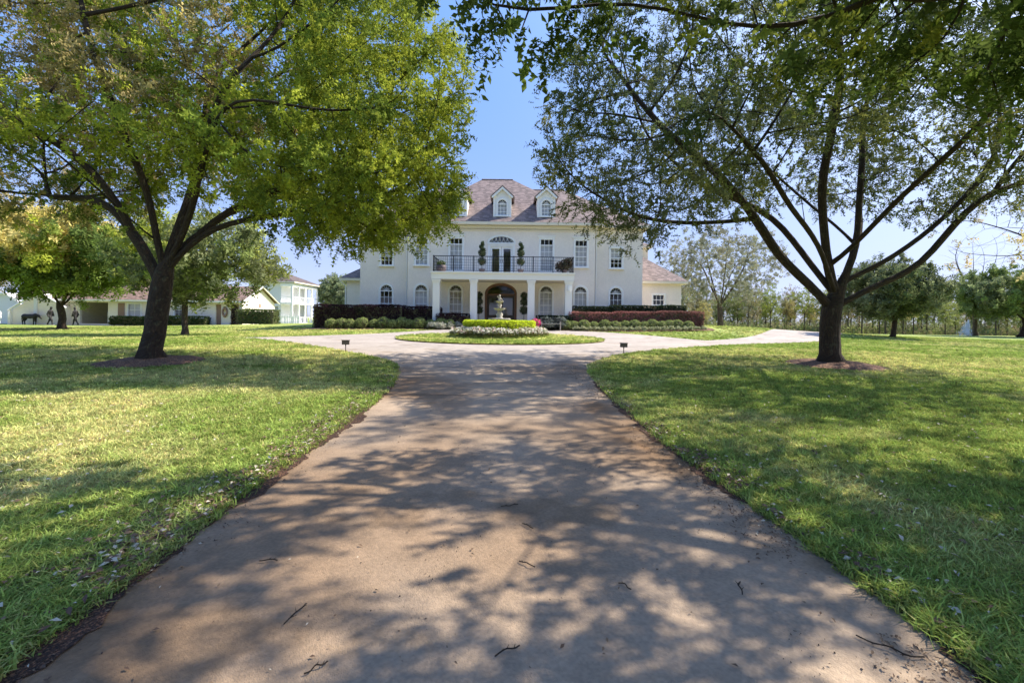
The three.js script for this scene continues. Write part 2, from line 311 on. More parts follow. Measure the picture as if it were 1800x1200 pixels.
// ---------------------------------------------------------------- trees
function growTree(o) {
  const R = rng(o.seed), X = [], P = [], C = [];
  const add = (v, p) => { X.push(v); P.push(p); C.push(0); if (p >= 0) C[p]++; return X.length - 1; };
  const step = o.step ?? 0.4;
  const nearest = (v) => { let b = 0, bd = 1e9; X.forEach((n, i) => { const d = n.distanceToSquared(v); if (d < bd) { bd = d; b = i; } }); return b; };
  const lay = (pts, from) => {
    const c = new THREE.CatmullRomCurve3(pts.map((p) => V(...p)), false, 'centripetal'), n = Math.max(2, Math.round(c.getLength() / step)); let last = from;
    c.getSpacedPoints(n).forEach((p, i) => { if (i === 0 && from >= 0) return; if (i > 0) p.add(V(R() - 0.5, R() - 0.5, R() - 0.5).multiplyScalar(step * 0.18)); last = add(p, last); });
  };
  lay(o.trunk, -1);
  for (const l of o.limbs) { const s = V(...l[0]); lay(l, nearest(s)); }
  // space colonisation towards points spread through the crown
  const pts = [];
  let guard = 0;
  while (pts.length < o.points && guard++ < o.points * 60) {
    const v = o.volumes[Math.floor(R() * o.volumes.length)], u = V(R() * 2 - 1, R() * 2 - 1, R() * 2 - 1), l = u.length();
    if (l > 1 || R() > 0.3 + 0.7 * l * l) continue;
    const p = V(v[0] + u.x * v[3], v[1] + u.y * v[4], v[2] + u.z * v[5]);
    if (o.keep && !o.keep(p)) continue;
    if (noise3(p.x * 0.55 + o.seed, p.y * 0.55, p.z * 0.55) < (o.holes ?? 0.34)) continue;
    pts.push({ p, n: 0, d: 1e9 });
  }
  const see = (i0) => { for (const a of pts) for (let i = i0; i < X.length; i++) { const d = a.p.distanceToSquared(X[i]); if (d < a.d) { a.d = d; a.n = i; } } };
  see(0);
  const kill = (o.kill ?? 0.55) ** 2;
  for (let it = 0; it < 90 && pts.length; it++) {
    const pull = new Map();
    for (const a of pts) { const v = pull.get(a.n) ?? V(0, 0, 0); v.add(a.p.clone().sub(X[a.n]).normalize()); pull.set(a.n, v); }
    const i0 = X.length;
    for (const [n, v] of pull) {
      if (C[n] > 5) { C[n] = 5; continue; }
      v.normalize().add(V(R() - 0.5, R() - 0.5 + (o.lift ?? 0), R() - 0.5).multiplyScalar(0.7)).normalize();
      add(X[n].clone().addScaledVector(v, step), n);
    }
    if (X.length === i0) break;
    see(i0);
    for (let i = pts.length - 1; i >= 0; i--) if (pts[i].d < kill) pts.splice(i, 1);
  }
  // radii by the pipe model, then bent so that the trunk has the radius asked for
  const N = X.length, w = new Float64Array(N), tip = o.tip ?? 0.007, e = 2.35;
  const kids = Array.from({ length: N }, () => []);
  for (let i = N - 1; i >= 0; i--) { if (!w[i]) w[i] = tip ** e; if (P[i] >= 0) { w[P[i]] += w[i]; kids[P[i]].push(i); } }
  for (let it = 0; it < 4; it++) for (let i = 3; i < N; i++) if (kids[i].length && P[i] > 0) { // ease the kinks out of limbs and twigs
    const k = kids[i].reduce((a, b) => (w[a] > w[b] ? a : b)); X[i].lerp(X[P[i]].clone().add(X[k]).multiplyScalar(0.5), 0.5);
  }
  const g = Math.log(o.radius / tip) / Math.log(w[0] ** (1 / e) / tip), rad = Array.from(w, (a) => tip * (a ** (1 / e) / tip) ** g);
  for (let i = 0; i < N && X[i].y - X[0].y < 1.0; i++) { const h = X[i].y - X[0].y; if (Math.hypot(X[i].x - X[0].x, X[i].z - X[0].z) < 0.6) rad[i] *= 1 + 0.75 * Math.exp(-h / 0.16) * (o.flare ?? 1); }
  const pos = [], nor = [], uv = [], idx = [];
  const chain = (list) => {
    const seg = rad[list[1]] > 0.12 ? 14 : rad[list[1]] > 0.04 ? 8 : rad[list[1]] > 0.018 ? 5 : 3;
    let ref = V(0.31, 0.2, 0.93), len = 0, first = pos.length / 3;
    list.forEach((n, k) => {
      const a = X[list[Math.max(0, k - 1)]], b = X[list[Math.min(list.length - 1, k + 1)]], t = b.clone().sub(a).normalize();
      ref = ref.clone().addScaledVector(t, -ref.dot(t)).normalize(); const s = t.clone().cross(ref);
      let r = k === 0 && P[n] >= 0 ? Math.min(rad[n], rad[list[1]] * 1.25) : rad[n]; if (k === list.length - 1) r *= 0.35;
      if (k) len += X[n].distanceTo(X[list[k - 1]]);
      for (let q = 0; q <= seg; q++) {
        const f = (q / seg) * 2 * Math.PI, d = ref.clone().multiplyScalar(Math.cos(f)).addScaledVector(s, Math.sin(f));
        const lump = r > 0.1 ? 1 + 0.16 * (noise3(X[n].x * 2 + 3 * Math.cos(f), X[n].y * 1.2, 3 * Math.sin(f) + o.seed) - 0.5) + (X[n].y - X[0].y < 0.5 ? 0.12 * Math.sin(f * 5 + o.seed) * Math.exp(-(X[n].y - X[0].y) / 0.2) : 0) : 1;
        const p = X[n].clone().addScaledVector(d, r * lump);
        pos.push(p.x, p.y, p.z); nor.push(d.x, d.y, d.z); uv.push((q / seg) * Math.max(1, Math.round(2 * Math.PI * r)), len);
      }
    });
    for (let k = 0; k < list.length - 1; k++) for (let q = 0; q < seg; q++) { const a = first + k * (seg + 1) + q, b = a + seg + 1; idx.push(a, a + 1, b, a + 1, b + 1, b); }
  };
  const stack = [[0, -1]];
  while (stack.length) {
    const [s, from] = stack.pop(), list = from >= 0 ? [from, s] : [s]; let n = s;
    while (kids[n].length) { const k = kids[n].slice().sort((a, b) => rad[b] - rad[a]); for (const q of k.slice(1)) stack.push([q, n]); n = k[0]; list.push(n); }
    if (list.length > 1) chain(list);
  }
  const wood = new THREE.BufferGeometry();
  wood.setAttribute('position', new THREE.Float32BufferAttribute(pos, 3)); wood.setAttribute('normal', new THREE.Float32BufferAttribute(nor, 3)); wood.setAttribute('uv', new THREE.Float32BufferAttribute(uv, 2)); wood.setIndex(idx);
  // leaves on the thin wood
  const mats = [], cols = [], thin = [];
  for (let i = 1; i < N; i++) if (rad[i] < (o.leafRadius ?? 0.02) && X[i].y > (o.leafFrom ?? 0)) thin.push(i);
  for (let i = 0, tries = 0; i < (o.sprays ?? 0) && thin.length && tries < 4e5; tries++) { // a few sprays to a twig end, with gaps between twig ends
    const n = thin[Math.floor(R() * thin.length)], off = V(R() * 2 - 1, R() * 2 - 1, R() * 2 - 1); if (off.length() > 1) continue;
    const t = X[n].clone().sub(X[P[n]]).normalize(), p = X[n].clone().addScaledVector(off, o.scatter ?? 0.42);
    if (o.keep && !o.keep(p) && R() < 0.8) { i++; continue; }
    const dir = t.multiplyScalar(0.5).add(off.clone().multiplyScalar(0.9)).add(V(0, -0.25, 0)).normalize(), c = o.color(p, R), shade = 0.75 + 0.5 * R();
    for (let q = 1 + Math.floor(R() * 4); q > 0; q--, i++) {
      const v = p.clone().add(V(R() - 0.5, R() - 0.5, R() - 0.5).multiplyScalar((o.scatter ?? 0.42) * 0.7)), u = dir.clone().add(V(R() - 0.5, R() - 0.5, R() - 0.5).multiplyScalar(0.9)).normalize();
      mats.push(pose(v, u, R() * 6.28, (o.size ?? 1) * (0.6 + 0.7 * R())));
      const k = shade * (0.85 + 0.3 * R()); cols.push(rgb(c[0] * k, c[1] * k, c[2] * k));
    }
  }
  return { wood, mats, cols };
}
function buildTree(name, label, group, o, parts) {
  const b = V(...o.trunk[0]), t = thing(name, label, 'tree', [b.x, b.y, b.z], 0, group), g = parts ?? growTree(o);
  part('trunk', g.wood.translate(-b.x, -b.y, -b.z), o.bark ?? M.bark, t);
  if (g.mats.length) { const back = new THREE.Matrix4().makeTranslation(-b.x, -b.y, -b.z); instanced('crown', o.spray ?? SPRAY, M.leaf, g.mats.map((m) => m.premultiply(back)), g.cols, t); }
  return t;
}
const mix3 = (a, b, t) => [lerp(a[0], b[0], t), lerp(a[1], b[1], t), lerp(a[2], b[2], t)];
const LIME = [0.43, 0.47, 0.06], GREEN = [0.20, 0.27, 0.05], DEEP = [0.095, 0.135, 0.04], OCHRE = [0.52, 0.44, 0.18], RUST = [0.38, 0.30, 0.16], GREY = [0.19, 0.21, 0.12];
function palette(list, seed, f = 0.45) { // clumps of one leaf colour beside clumps of another
  return (p, R) => { const n = clamp((noise3(p.x * f + seed, p.y * f, p.z * f) - 0.28) / 0.44, 0, 0.999) * 0.75 + 0.25 * R(), k = n * (list.length - 1), i = Math.min(list.length - 2, Math.floor(k)); return mix3(list[i], list[i + 1], k - i); };
}
{
  // left oak
  const g0 = ground(-9.11, 11.5) - 0.03;
  const L = (x, y, d) => [x, y, -d];
  buildTree('oak_tree', 'large lime-green oak with dark forked trunk in mulch ring, left of driveway', 'oaks lining the driveway', {
    seed: 7, radius: 0.235, flare: 1.1, step: 0.4,
    trunk: [L(-9.08, g0, 11.5), L(-9.05, 0.9, 11.5), L(-8.95, 1.8, 11.5), L(-8.85, 2.55, 11.5)],
    limbs: [
      [L(-8.95, 2.1, 11.5), L(-9.45, 3.2, 11.6), L(-9.95, 4.2, 11.4), L(-10.5, 5.1, 11.2), L(-11.6, 5.85, 11), L(-12.9, 6.4, 10.6)],
      [L(-9.6, 3.5, 11.5), L(-10.8, 4.35, 12), L(-12.1, 4.6, 12.6), L(-13.6, 4.7, 13)],
      [L(-8.9, 2.4, 11.5), L(-9.0, 3.7, 11.4), L(-9.1, 4.8, 11.2), L(-9.4, 5.9, 10.8), L(-9.6, 7.2, 10.4), L(-9.9, 8.6, 10.2)],
      [L(-8.85, 2.5, 11.5), L(-8.7, 3.9, 11.9), L(-8.8, 5.2, 12.6), L(-9, 6.5, 13.2), L(-9.2, 8.2, 13.6)],
      [L(-8.8, 2.5, 11.5), L(-8.1, 3.8, 11.4), L(-7.6, 4.8, 11), L(-7.2, 5.6, 10.6), L(-6.5, 6.8, 10.2)],
      [L(-8.8, 2.6, 11.5), L(-7.7, 3.65, 11.6), L(-6.5, 3.95, 11.6), L(-5.2, 4.1, 11.6), L(-3.8, 4.35, 11.4)],
      [L(-8.8, 2.7, 11.5), L(-7.5, 4.2, 12), L(-6.4, 4.9, 12.4), L(-5.4, 5.3, 12.8), L(-4.2, 6, 13)],
      [L(-8.7, 3.0, 11.6), L(-8.0, 4.4, 13), L(-7.4, 5.2, 14.6), L(-7, 5.9, 16)],
      [L(-9.0, 3.2, 11.4), L(-9.6, 4.6, 9.9), L(-9.9, 5.5, 8.6), L(-9.6, 6.3, 7.6)],
      [L(-7.6, 4.6, 11.1), L(-6.6, 5.2, 9.8), L(-5.6, 5.8, 8.9)],
    ],
    volumes: [[-9.2, 8.2, -12, 8.2, 5.2, 5.6], [-5.2, 6.6, -11.8, 4.3, 3.2, 4.2], [-4.4, 4.7, -11.6, 3.2, 1.6, 3], [-12.5, 6.6, -12, 5, 3, 5], [-9, 10.5, -12, 6.8, 4.2, 5]],
    keep: (p) => p.y > (p.x > -6.6 ? 3.15 + 0.25 * Math.max(0, -3 - p.x) * 0 + 0.5 * ss(-5.2, -6.8, p.x) : p.x > -8 ? 4.3 : 4.6 - 0.5 * ss(-11, -14, p.x)) && p.x < -1.25 - 0.1 * Math.max(0, p.y - 7) - 0.5 * Math.max(0, 4.2 - p.y) && -p.z - 0.3 * p.y > 7.3 && Math.hypot(p.x + 9.3, p.z + 11.5) > (p.y < 5.2 ? 2.2 : 0),
    points: 2100, kill: 0.5, holes: 0.33, leafRadius: 0.026, tip: 0.0105, sprays: 38000, scatter: 0.36, size: 0.9,
    color: (p, R) => { const base = palette([DEEP, GREEN, LIME, GREEN, LIME], 3, 0.7)(p, R), n = noise3(p.x * 0.8, p.y * 0.8, p.z * 0.8 + 40), top = ss(-5.6, -8.5, p.x) * ss(5.4, 6.8, p.y) * ss(0.3, 0.5, n) + ss(-11.5, -13.5, p.x) * 0.6; return R() < 0.85 * top ? mix3(OCHRE, RUST, R() * 0.7) : base; },
  });
  // right oak
  const g1 = ground(8.93, 12.6) - 0.03;
  buildTree('oak_tree', 'grey-green oak with wide-spreading bare lower limbs in mulch ring, right of driveway', 'oaks lining the driveway', {
    seed: 23, radius: 0.25, flare: 1.0, step: 0.4,
    trunk: [L(8.85, g1, 12.6), L(8.84, 1.0, 12.6), L(8.82, 1.7, 12.6), L(8.82, 2.2, 12.6)],
    limbs: [
      [L(8.75, 1.95, 12.6), L(8.0, 2.65, 12.5), L(7.3, 3.1, 12.4), L(6.9, 3.6, 12.4), L(6.5, 4.2, 12.2), L(5.9, 4.75, 12), L(4.9, 5.6, 11.8), L(3.6, 6.4, 11.6)],
      [L(6.5, 4.15, 12.2), L(5.3, 4.0, 12), L(3.9, 3.95, 11.8), L(2.9, 4.1, 11.7)],
      [L(8.7, 2.3, 12.5), L(8.2, 3.2, 12.0), L(7.3, 3.9, 11.4), L(6.4, 4.4, 10.8), L(5.5, 5.2, 10.2), L(4.4, 5.8, 9.8)],
      [L(8.75, 2.4, 12.7), L(8.0, 3.8, 13), L(7.35, 4.75, 13.4), L(6.8, 5.1, 13.8), L(5.9, 5.7, 14.4)],
      [L(8.82, 2.2, 12.6), L(8.65, 3.5, 12.6), L(8.5, 4.5, 12.5), L(8.35, 5.3, 12.4), L(8.5, 6.4, 12.2), L(8.6, 7.8, 12)],
      [L(8.85, 2.2, 12.6), L(9.4, 2.95, 12.6), L(9.75, 3.9, 12.8), L(9.85, 4.9, 13), L(10.2, 6.1, 13.3), L(10.4, 7.5, 13.6)],
      [L(9.7, 3.7, 12.8), L(9.2, 4.7, 13.6), L(8.9, 5.7, 14.6)],
      [L(9.0, 2.6, 12.6), L(10.2, 3.05, 12.5), L(11.1, 3.75, 12.4), L(11.7, 4.2, 12.4), L(12.5, 5.2, 12.3), L(13.2, 6.3, 12.2)],
      [L(8.95, 1.9, 12.6), L(10.3, 2.65, 12.3), L(10.95, 2.9, 12.2), L(11.5, 3.9, 12), L(12.4, 5.1, 11.8), L(13.1, 5.9, 11.6)],
      [L(9.1, 2.7, 12.7), L(10.1, 3.9, 13.2), L(10.7, 4.8, 14), L(11.2, 5.8, 14.8)],
      [L(8.8, 2.8, 12.5), L(9.3, 4.2, 11.4), L(9.7, 5.2, 10.2), L(9.9, 6, 9)],
      [L(12.4, 5.0, 11.8), L(13.6, 5.2, 11.6), L(14.8, 5.8, 11.4)],
    ],
    volumes: [[8.4, 8.2, -12.4, 8.2, 4.6, 5.8], [3.8, 5.8, -12, 3.6, 2.2, 3.6], [5, 7.6, -12, 4.6, 3.4, 4.6], [12.6, 7, -12.4, 4, 3, 4.4], [4.4, 4.5, -12, 2.8, 1.3, 2.6], [8.6, 10, -12.4, 6.5, 3.6, 5]],
    keep: (p) => p.y > (p.x < 4.4 ? 3.35 : p.x < 6 ? 3.9 : p.x < 11 ? 4.9 : 4.2) && p.x > 0.55 + 0.12 * Math.max(0, p.y - 7) + 0.7 * Math.max(0, 4.6 - p.y) && -p.z > 8.2 - 0.25 * Math.max(0, p.x - 6) && (p.x - 0.9 * p.y > -2.0 || -p.z - 0.3 * p.y > 8.0),
    points: 2300, kill: 0.5, holes: 0.35, leafRadius: 0.024, tip: 0.0105, sprays: 24000, scatter: 0.36, size: 0.76,
    color: palette([[0.15, 0.17, 0.09], DEEP, [0.15, 0.17, 0.09], [0.21, 0.235, 0.07], [0.36, 0.34, 0.08]], 31, 0.6),
  });
  // near right oak, its trunk out of the frame; its boughs hang into the top of the picture and shade the driveway
  const g2 = ground(11.5, 0);
  buildTree('oak_tree', 'near oak whose leafy boughs hang into the top right of the picture', 'oaks lining the driveway', {
    seed: 41, radius: 0.36, step: 0.4,
    trunk: [L(11.5, g2 - 0.03, 0), L(11.45, 1.2, 0), L(11.3, 2.3, 0.1)],
    limbs: [
      [L(11.3, 2.2, 0.1), L(9.2, 3.9, 1.8), L(7.4, 4.5, 3.2), L(5.06, 4.85, 4.5), L(3.5, 4.7, 5.1)],
      [L(11.2, 2.4, 0.1), L(9, 4.4, 0), L(6.5, 5.6, 0.2), L(4, 6.4, 0.6), L(2, 7, 1)],
      [L(11.3, 2.4, 0), L(11, 5, -0.4), L(10.6, 7, -0.8), L(10.4, 9, -1)],
      [L(11.3, 2.4, 0.2), L(11.8, 4, 2), L(12, 5.4, 3.8), L(12, 6.6, 5)],
      [L(11.4, 2.3, 0), L(13, 4, -1), L(14.6, 5.6, -2)],
      [L(11.2, 2.5, -0.1), L(9.8, 4.4, -2), L(8.6, 5.8, -3.6)],
      [L(6.5, 5.5, 0.2), L(5.4, 6.2, 2.4), L(4.4, 6.8, 4)],
    ],
    volumes: [[9.5, 7.6, -1.2, 8.6, 3.6, 5.6], [4.2, 5.8, -3.8, 4.6, 1.5, 2.4], [2.4, 6.6, -2.2, 3.4, 2.2, 3.8], [0.5, 4.75, -4.6, 1.5, 0.6, 1.0], [0.5, 4.75, -4.6, 1.5, 0.6, 1.0], [6, 5.0, -5.2, 3.6, 0.9, 1.5], [3.4, 5.0, -5.0, 2.6, 0.8, 1.2], [2.2, 8.4, -3, 4.2, 2.8, 3.6], [1.2, 8.8, -3.8, 3.4, 2.4, 2.8]],
    keep: (p) => p.y > 4.1 - 0.25 * ss(2.5, 5, p.x) && -p.z < 6.6 && (p.x - 0.9 * p.y > -2.0 || -p.z < 4.1 + 0.3 * p.y),
    points: 2300, kill: 0.5, holes: 0.35, leafRadius: 0.024, tip: 0.0095, sprays: 20500, scatter: 0.36, size: 1.0,
    color: palette([DEEP, [0.08, 0.12, 0.03], [0.13, 0.18, 0.035], DEEP, [0.3, 0.33, 0.05], [0.44, 0.38, 0.08]], 51, 0.9),
  });
}
// mulch rings
for (const [x, d, s] of [[-9.11, 11.5, 3], [8.93, 12.6, 8]]) {
  const ring = []; for (let i = 0; i < 40; i++) { const a = (i / 40) * 2 * Math.PI, r = 1.05 + 0.3 * fbm(Math.cos(a) * 1.5 + s, Math.sin(a) * 1.5 + s, 3); ring.push([x + r * Math.cos(a), d + r * 0.95 * Math.sin(a)]); }
  const m = structure(numbered('mulch_ring'), sheet(ring, [], (px, pd) => 0.03 + 0.13 * Math.max(0, 1 - Math.hypot(px - x, pd - d) / 1.25) + 0.05 * fbm(px * 4, pd * 4, 3) * ss(1.2, 0.9, Math.hypot(px - x, pd - d)), 0.16), M.mulch);
}
// middle-distance trees
function midTree(name, label, group, x, d, h, rx, o = {}) {
  const g = ground(x, d) - 0.05, fork = g + (o.fork ?? h * 0.3), cy = g + h * (o.mid ?? 0.64), ry = h * 0.37, lean = o.lean ?? 0, cx = x + (o.shift ?? 0);
  const limbs = [], n = o.limbs ?? 5, R = rng(o.seed ?? 1);
  for (let i = 0; i < n; i++) { const a = (i / n) * 6.283 + R(), q = rx * (0.35 + 0.25 * R()); limbs.push([[x + lean, fork - 0.1, -d], [x + lean + Math.cos(a) * q * 0.5, lerp(fork, cy, 0.45), -d + Math.sin(a) * q * 0.5], [cx + Math.cos(a) * q, cy + ry * 0.2 * R(), -d + Math.sin(a) * q]]); }
  return buildTree(name, label, group, {
    seed: o.seed ?? 1, radius: o.radius ?? 0.2, flare: 0.8, step: o.step ?? h * 0.055, bark: o.bark,
    trunk: [[x, g, -d], [x + lean * 0.5, lerp(g, fork, 0.5), -d], [x + lean, fork, -d]], limbs,
    volumes: [[cx, cy, -d, rx, ry, rx * 0.9], ...(o.extra ?? []).map((v) => [x + v[0], g + v[1], -d + (v[2] ?? 0), v[3], v[4], v[3]])], keep: (p) => p.y > g + h * (o.low ?? 0.3),
    points: o.points ?? 380, kill: h * 0.07, holes: o.holes ?? 0.33, leafRadius: 0.03, sprays: o.sprays ?? 4200, scatter: h * 0.06, size: o.size ?? 1.2, spray: SPRAYFAR,
    color: (p, q) => (o.color ?? palette([DEEP, GREEN, GREY], o.seed ?? 1))(p, q).map((c) => c * 1.25), lift: o.rise ?? 0,
  });
}
midTree('shade_tree', 'yellow and green shade tree in front of the horse statue wall', null, -28.4, 28.7, 7.6, 4.4, { seed: 61, fork: 1.5, low: 0.2, radius: 0.19, sprays: 7500, color: (p, R) => (R() < ss(4.2, 5.6, p.y) * ss(-25, -28.5, p.x) ? mix3([0.54, 0.47, 0.15], OCHRE, R()) : palette([GREEN, DEEP, LIME], 5)(p, R)) });
midTree('shade_tree', 'grey-trunked shade tree with thin olive crown before the long low house', null, -17.2, 23.9, 6.4, 3.9, { seed: 67, fork: 1.9, low: 0.28, radius: 0.14, bark: M.barkPale, sprays: 3000, holes: 0.36, shift: 0.9, color: palette([GREEN, [0.16, 0.2, 0.06], GREY, LIME], 9) });
midTree('shade_tree', 'tan and yellow tree with thin crown at the left edge', null, -44, 36, 11.5, 7.4, { seed: 71, sprays: 6000, low: 0.3, holes: 0.37, bark: M.barkPale, color: palette([OCHRE, [0.42, 0.34, 0.16], RUST, OCHRE], 2) });
midTree('shade_tree', 'dark green tree rising behind the carport roof', null, -43, 54, 10.5, 6, { seed: 73, sprays: 5000, size: 1.7, low: 0.2, color: palette([DEEP, GREEN, GREY], 6) });
midTree('shade_tree', 'pale feathery tree between the white gallery house and the mansion', null, -31, 82, 8.4, 3.9, { seed: 79, fork: 1.6, low: 0.1, sprays: 3600, size: 1.9, holes: 0.36, color: palette([GREY, [0.22, 0.26, 0.13], GREY], 4) });
midTree('shade_tree', 'small pale tree beside the left corner of the mansion', null, -26.5, 78, 6.2, 3.2, { seed: 80, fork: 1.2, low: 0.1, sprays: 2600, size: 1.9, holes: 0.36, color: palette([GREY, [0.2, 0.23, 0.12]], 4) });
midTree('shade_tree', 'silvery sparse tree beyond the curving drive, right of the mansion', null, 20.6, 45, 9.9, 5.9, { seed: 83, fork: 2.4, low: 0.24, radius: 0.24, sprays: 3000, holes: 0.36, size: 1.05, points: 800, bark: M.barkPale, color: palette([[0.2, 0.22, 0.14], [0.26, 0.25, 0.18], GREY], 8) });
midTree('shade_tree', 'round dark green tree standing alone on the right lawn', null, 24.0, 28.7, 4.9, 2.9, { seed: 89, fork: 1.35, low: 0.26, radius: 0.13, lean: 0.25, sprays: 4600, size: 0.95, color: palette([DEEP, GREY, [0.1, 0.13, 0.05]], 12) });
midTree('shade_tree', 'spreading dark green tree at the right edge of the picture', null, 52.6, 47, 7.2, 5.4, { seed: 97, fork: 1.8, low: 0.3, radius: 0.24, lean: 0.8, shift: -0.6, sprays: 5200, size: 1.4, color: palette([DEEP, [0.15, 0.2, 0.06], GREY], 14) });
midTree('bare_tree', 'tall leafless tree behind the water jet on the right lawn', null, 51.4, 50.5, 11.2, 3.7, { seed: 101, fork: 4.2, low: 0.38, radius: 0.2, sprays: 0, points: 520, mid: 0.7, rise: 0.5, bark: M.barkPale });
midTree('bare_tree', 'leafless tree reaching in from the right edge above the lawn', null, 32.5, 25.5, 10.5, 7.2, { seed: 103, fork: 2.8, low: 0.36, radius: 0.24, sprays: 260, points: 900, mid: 0.66, bark: M.bark, color: palette([RUST, OCHRE], 3) });
// the wood along the far edge of the right lawn
{
  const kinds = [];
  for (let k = 0; k < 5; k++) {
    const h = 9.4 + k * 0.7, rx = 1.7 + 0.3 * k, cols = [[GREY, [0.36, 0.38, 0.14], GREEN], [[0.4, 0.34, 0.18], OCHRE, GREY], [GREY, GREEN], [[0.38, 0.42, 0.13], LIME, GREY], [RUST, [0.36, 0.3, 0.2], GREY]][k];
    const limbs = [[[0, h * 0.42, 0], [rx * 0.4, h * 0.6, 0.2], [rx * 0.6, h * 0.72, 0.3]], [[0, h * 0.45, 0], [-rx * 0.4, h * 0.6, -0.3], [-rx * 0.6, h * 0.75, -0.3]]];
    kinds.push(growTree({ seed: 200 + k, radius: 0.13, step: 0.6, trunk: [[0, 0, 0], [0.05, h * 0.25, 0], [0, h * 0.5, 0], [0.1, h * 0.75, 0]], limbs, volumes: [[0, h * 0.66, 0, rx, h * 0.36, rx]], points: 90, kill: 0.7, holes: 0.3, leafRadius: 0.05, sprays: 420, scatter: 0.7, size: 0.9, color: palette(cols, k) }));
  }
  const R = rng(300), protos = [];
  for (let i = 0; i < 92; i++) {
    const k = Math.floor(R() * 5), t = i / 92, d = lerp(98, 122, R()), px = lerp(1195, 1880, t) + (R() - 0.5) * 14, x = ((px - 900) / 800) * d, s = 0.75 + 0.4 * R();
    let o;
    if (protos[k]) { o = protos[k].clone(); o.name = numbered('woodland_tree'); scene.add(o); }
    else {
      o = protos[k] = new THREE.Group(); o.name = numbered('woodland_tree'); scene.add(o);
      part('trunk', kinds[k].wood, M.barkPale, o); instanced('crown', SPRAYWOOD, M.leaf, kinds[k].mats, kinds[k].cols, o);
      tag(o, 'slender tree in the wood along the far edge of right lawn', 'tree', 'trees of the wood along the right lawn');
    }
    o.position.set(x, ground(x, d) - 0.05, -d); o.rotation.y = R() * 6.28; o.scale.setScalar(s);
  }
  const mats = [], cols = [];
  for (let i = 0; i < 9000; i++) { const d = lerp(100, 135, R()), x = ((lerp(1180, 1900, R()) - 900) / 800) * d, h = R() * R() * 3.6; mats.push(pose(V(x, ground(x, d) + h, -d), V(R() - 0.5, 0.8, R() - 0.5).normalize(), R() * 6, 1 + R())); const c = tone([[3, 0.24, 0.27, 0.12], [2, 0.4, 0.32, 0.2], [2, 0.3, 0.34, 0.12]], R); cols.push(rgb(c[1], c[2], c[3])); }
  tag(instanced('undergrowth', SPRAYWOOD, M.leaf, mats, cols, scene), 'brushy undergrowth filling the wood beyond the right lawn', 'undergrowth');
}

// ---------------------------------------------------------------- the mansion (local origin: foot of the front wall, z towards the camera)
const mansion = thing('mansion', 'white two-storey mansion with brown hip roof, dormers and columned balcony portico', 'house', [-0.83, 0.75, -33]);
function outline(w, h, arch, inset = 0) { // window shape from its sill centre
  const s = new THREE.Shape(), a = w / 2 - inset; s.moveTo(-a, inset); s.lineTo(a, inset);
  if (arch) { s.lineTo(a, h - w / 2); s.absarc(0, h - w / 2, a, 0, Math.PI, false); } else { s.lineTo(a, h - inset); s.lineTo(-a, h - inset); }
  s.closePath(); return s;
}
function windowUnit(parent, x, y, z, w, h, o = {}) {
  const g = new THREE.Group(); g.name = 'window'; g.position.set(x, y, z); parent.add(g);
  const spring = o.arch ? h - w / 2 : o.transom ? h - 0.46 : h;
  const ring = outline(w + 0.16, h + (o.arch ? 0.08 : 0.08), o.arch); const inner = outline(w, h, o.arch, 0.045); ring.holes.push(inner);
  part('frame', new THREE.ExtrudeGeometry(ring, { depth: 0.1, bevelEnabled: true, bevelSize: 0.012, bevelThickness: 0.012, bevelSegments: 1, curveSegments: 14 }).translate(0, 0, -0.05), M.trim, g);
  const b = [], t = 0.032, cols = o.cols ?? 3, rows = o.rows ?? 4;
  for (let i = 1; i < cols; i++) b.push(box(t, spring, 0.03, -w / 2 + (w * i) / cols, spring / 2, -0.02));
  for (let i = 1; i < rows; i++) b.push(box(w, i * 2 === rows ? 0.055 : t, 0.034, 0, (spring * i) / rows, -0.021));
  if (o.arch || o.transom) b.push(box(w, 0.075, 0.05, 0, spring, -0.018));
  if (o.arch) for (const a of [0.52, 1.05, 1.57, 2.09, 2.62]) b.push(bar(V(0, spring, -0.02), V(Math.cos(a) * w * 0.5, spring + Math.sin(a) * w * 0.5, -0.02), 0.014, 0.014, 4));
  if (o.arch) b.push(new THREE.TorusGeometry(w * 0.2, 0.014, 4, 10, Math.PI).translate(0, spring, -0.02));
  if (o.transom) for (let i = 1; i < 3; i++) b.push(box(t, h - spring, 0.03, -w / 2 + (w * i) / 3, (h + spring) / 2, -0.02));
  part('muntin_grid', b, M.trim, g);
  part('glass', new THREE.ShapeGeometry(outline(w, h, o.arch, 0.02), 12).translate(0, 0, -0.045), M.glass, g);
  if (o.blind) { const top = spring - 0.02, low = top - (spring - 0.06) * o.blind, s = []; for (let yy = low; yy < top; yy += 0.07) s.push(box(w - 0.08, 0.066, 0.012, 0, yy + 0.034, -0.16 - 0.004 * ((yy * 100) % 2))); part('blind', s, o.drape ? M.drape : M.blind, g); }
  part('sill', box(w + 0.26, 0.09, 0.2, 0, -0.05, 0.06), M.trim, g);
  return g;
}
function wallWith(name, x0, x1, y0, y1, z, thick, holes, parent = mansion, mat = M.stucco) {
  const s = new THREE.Shape(); s.moveTo(x0, y0); s.lineTo(x1, y0); s.lineTo(x1, y1); s.lineTo(x0, y1); s.closePath();
  for (const [hx, hy, w, h, arch, custom] of holes) { const pts = (custom ?? outline(w, h, arch)).getPoints(14).map((p) => new THREE.Vector2(p.x + hx, p.y + hy)); s.holes.push(new THREE.Path(pts)); }
  return part(name, metreUv(new THREE.ExtrudeGeometry(s, { depth: thick, bevelEnabled: false }).translate(0, 0, z - thick)), mat, parent);
}
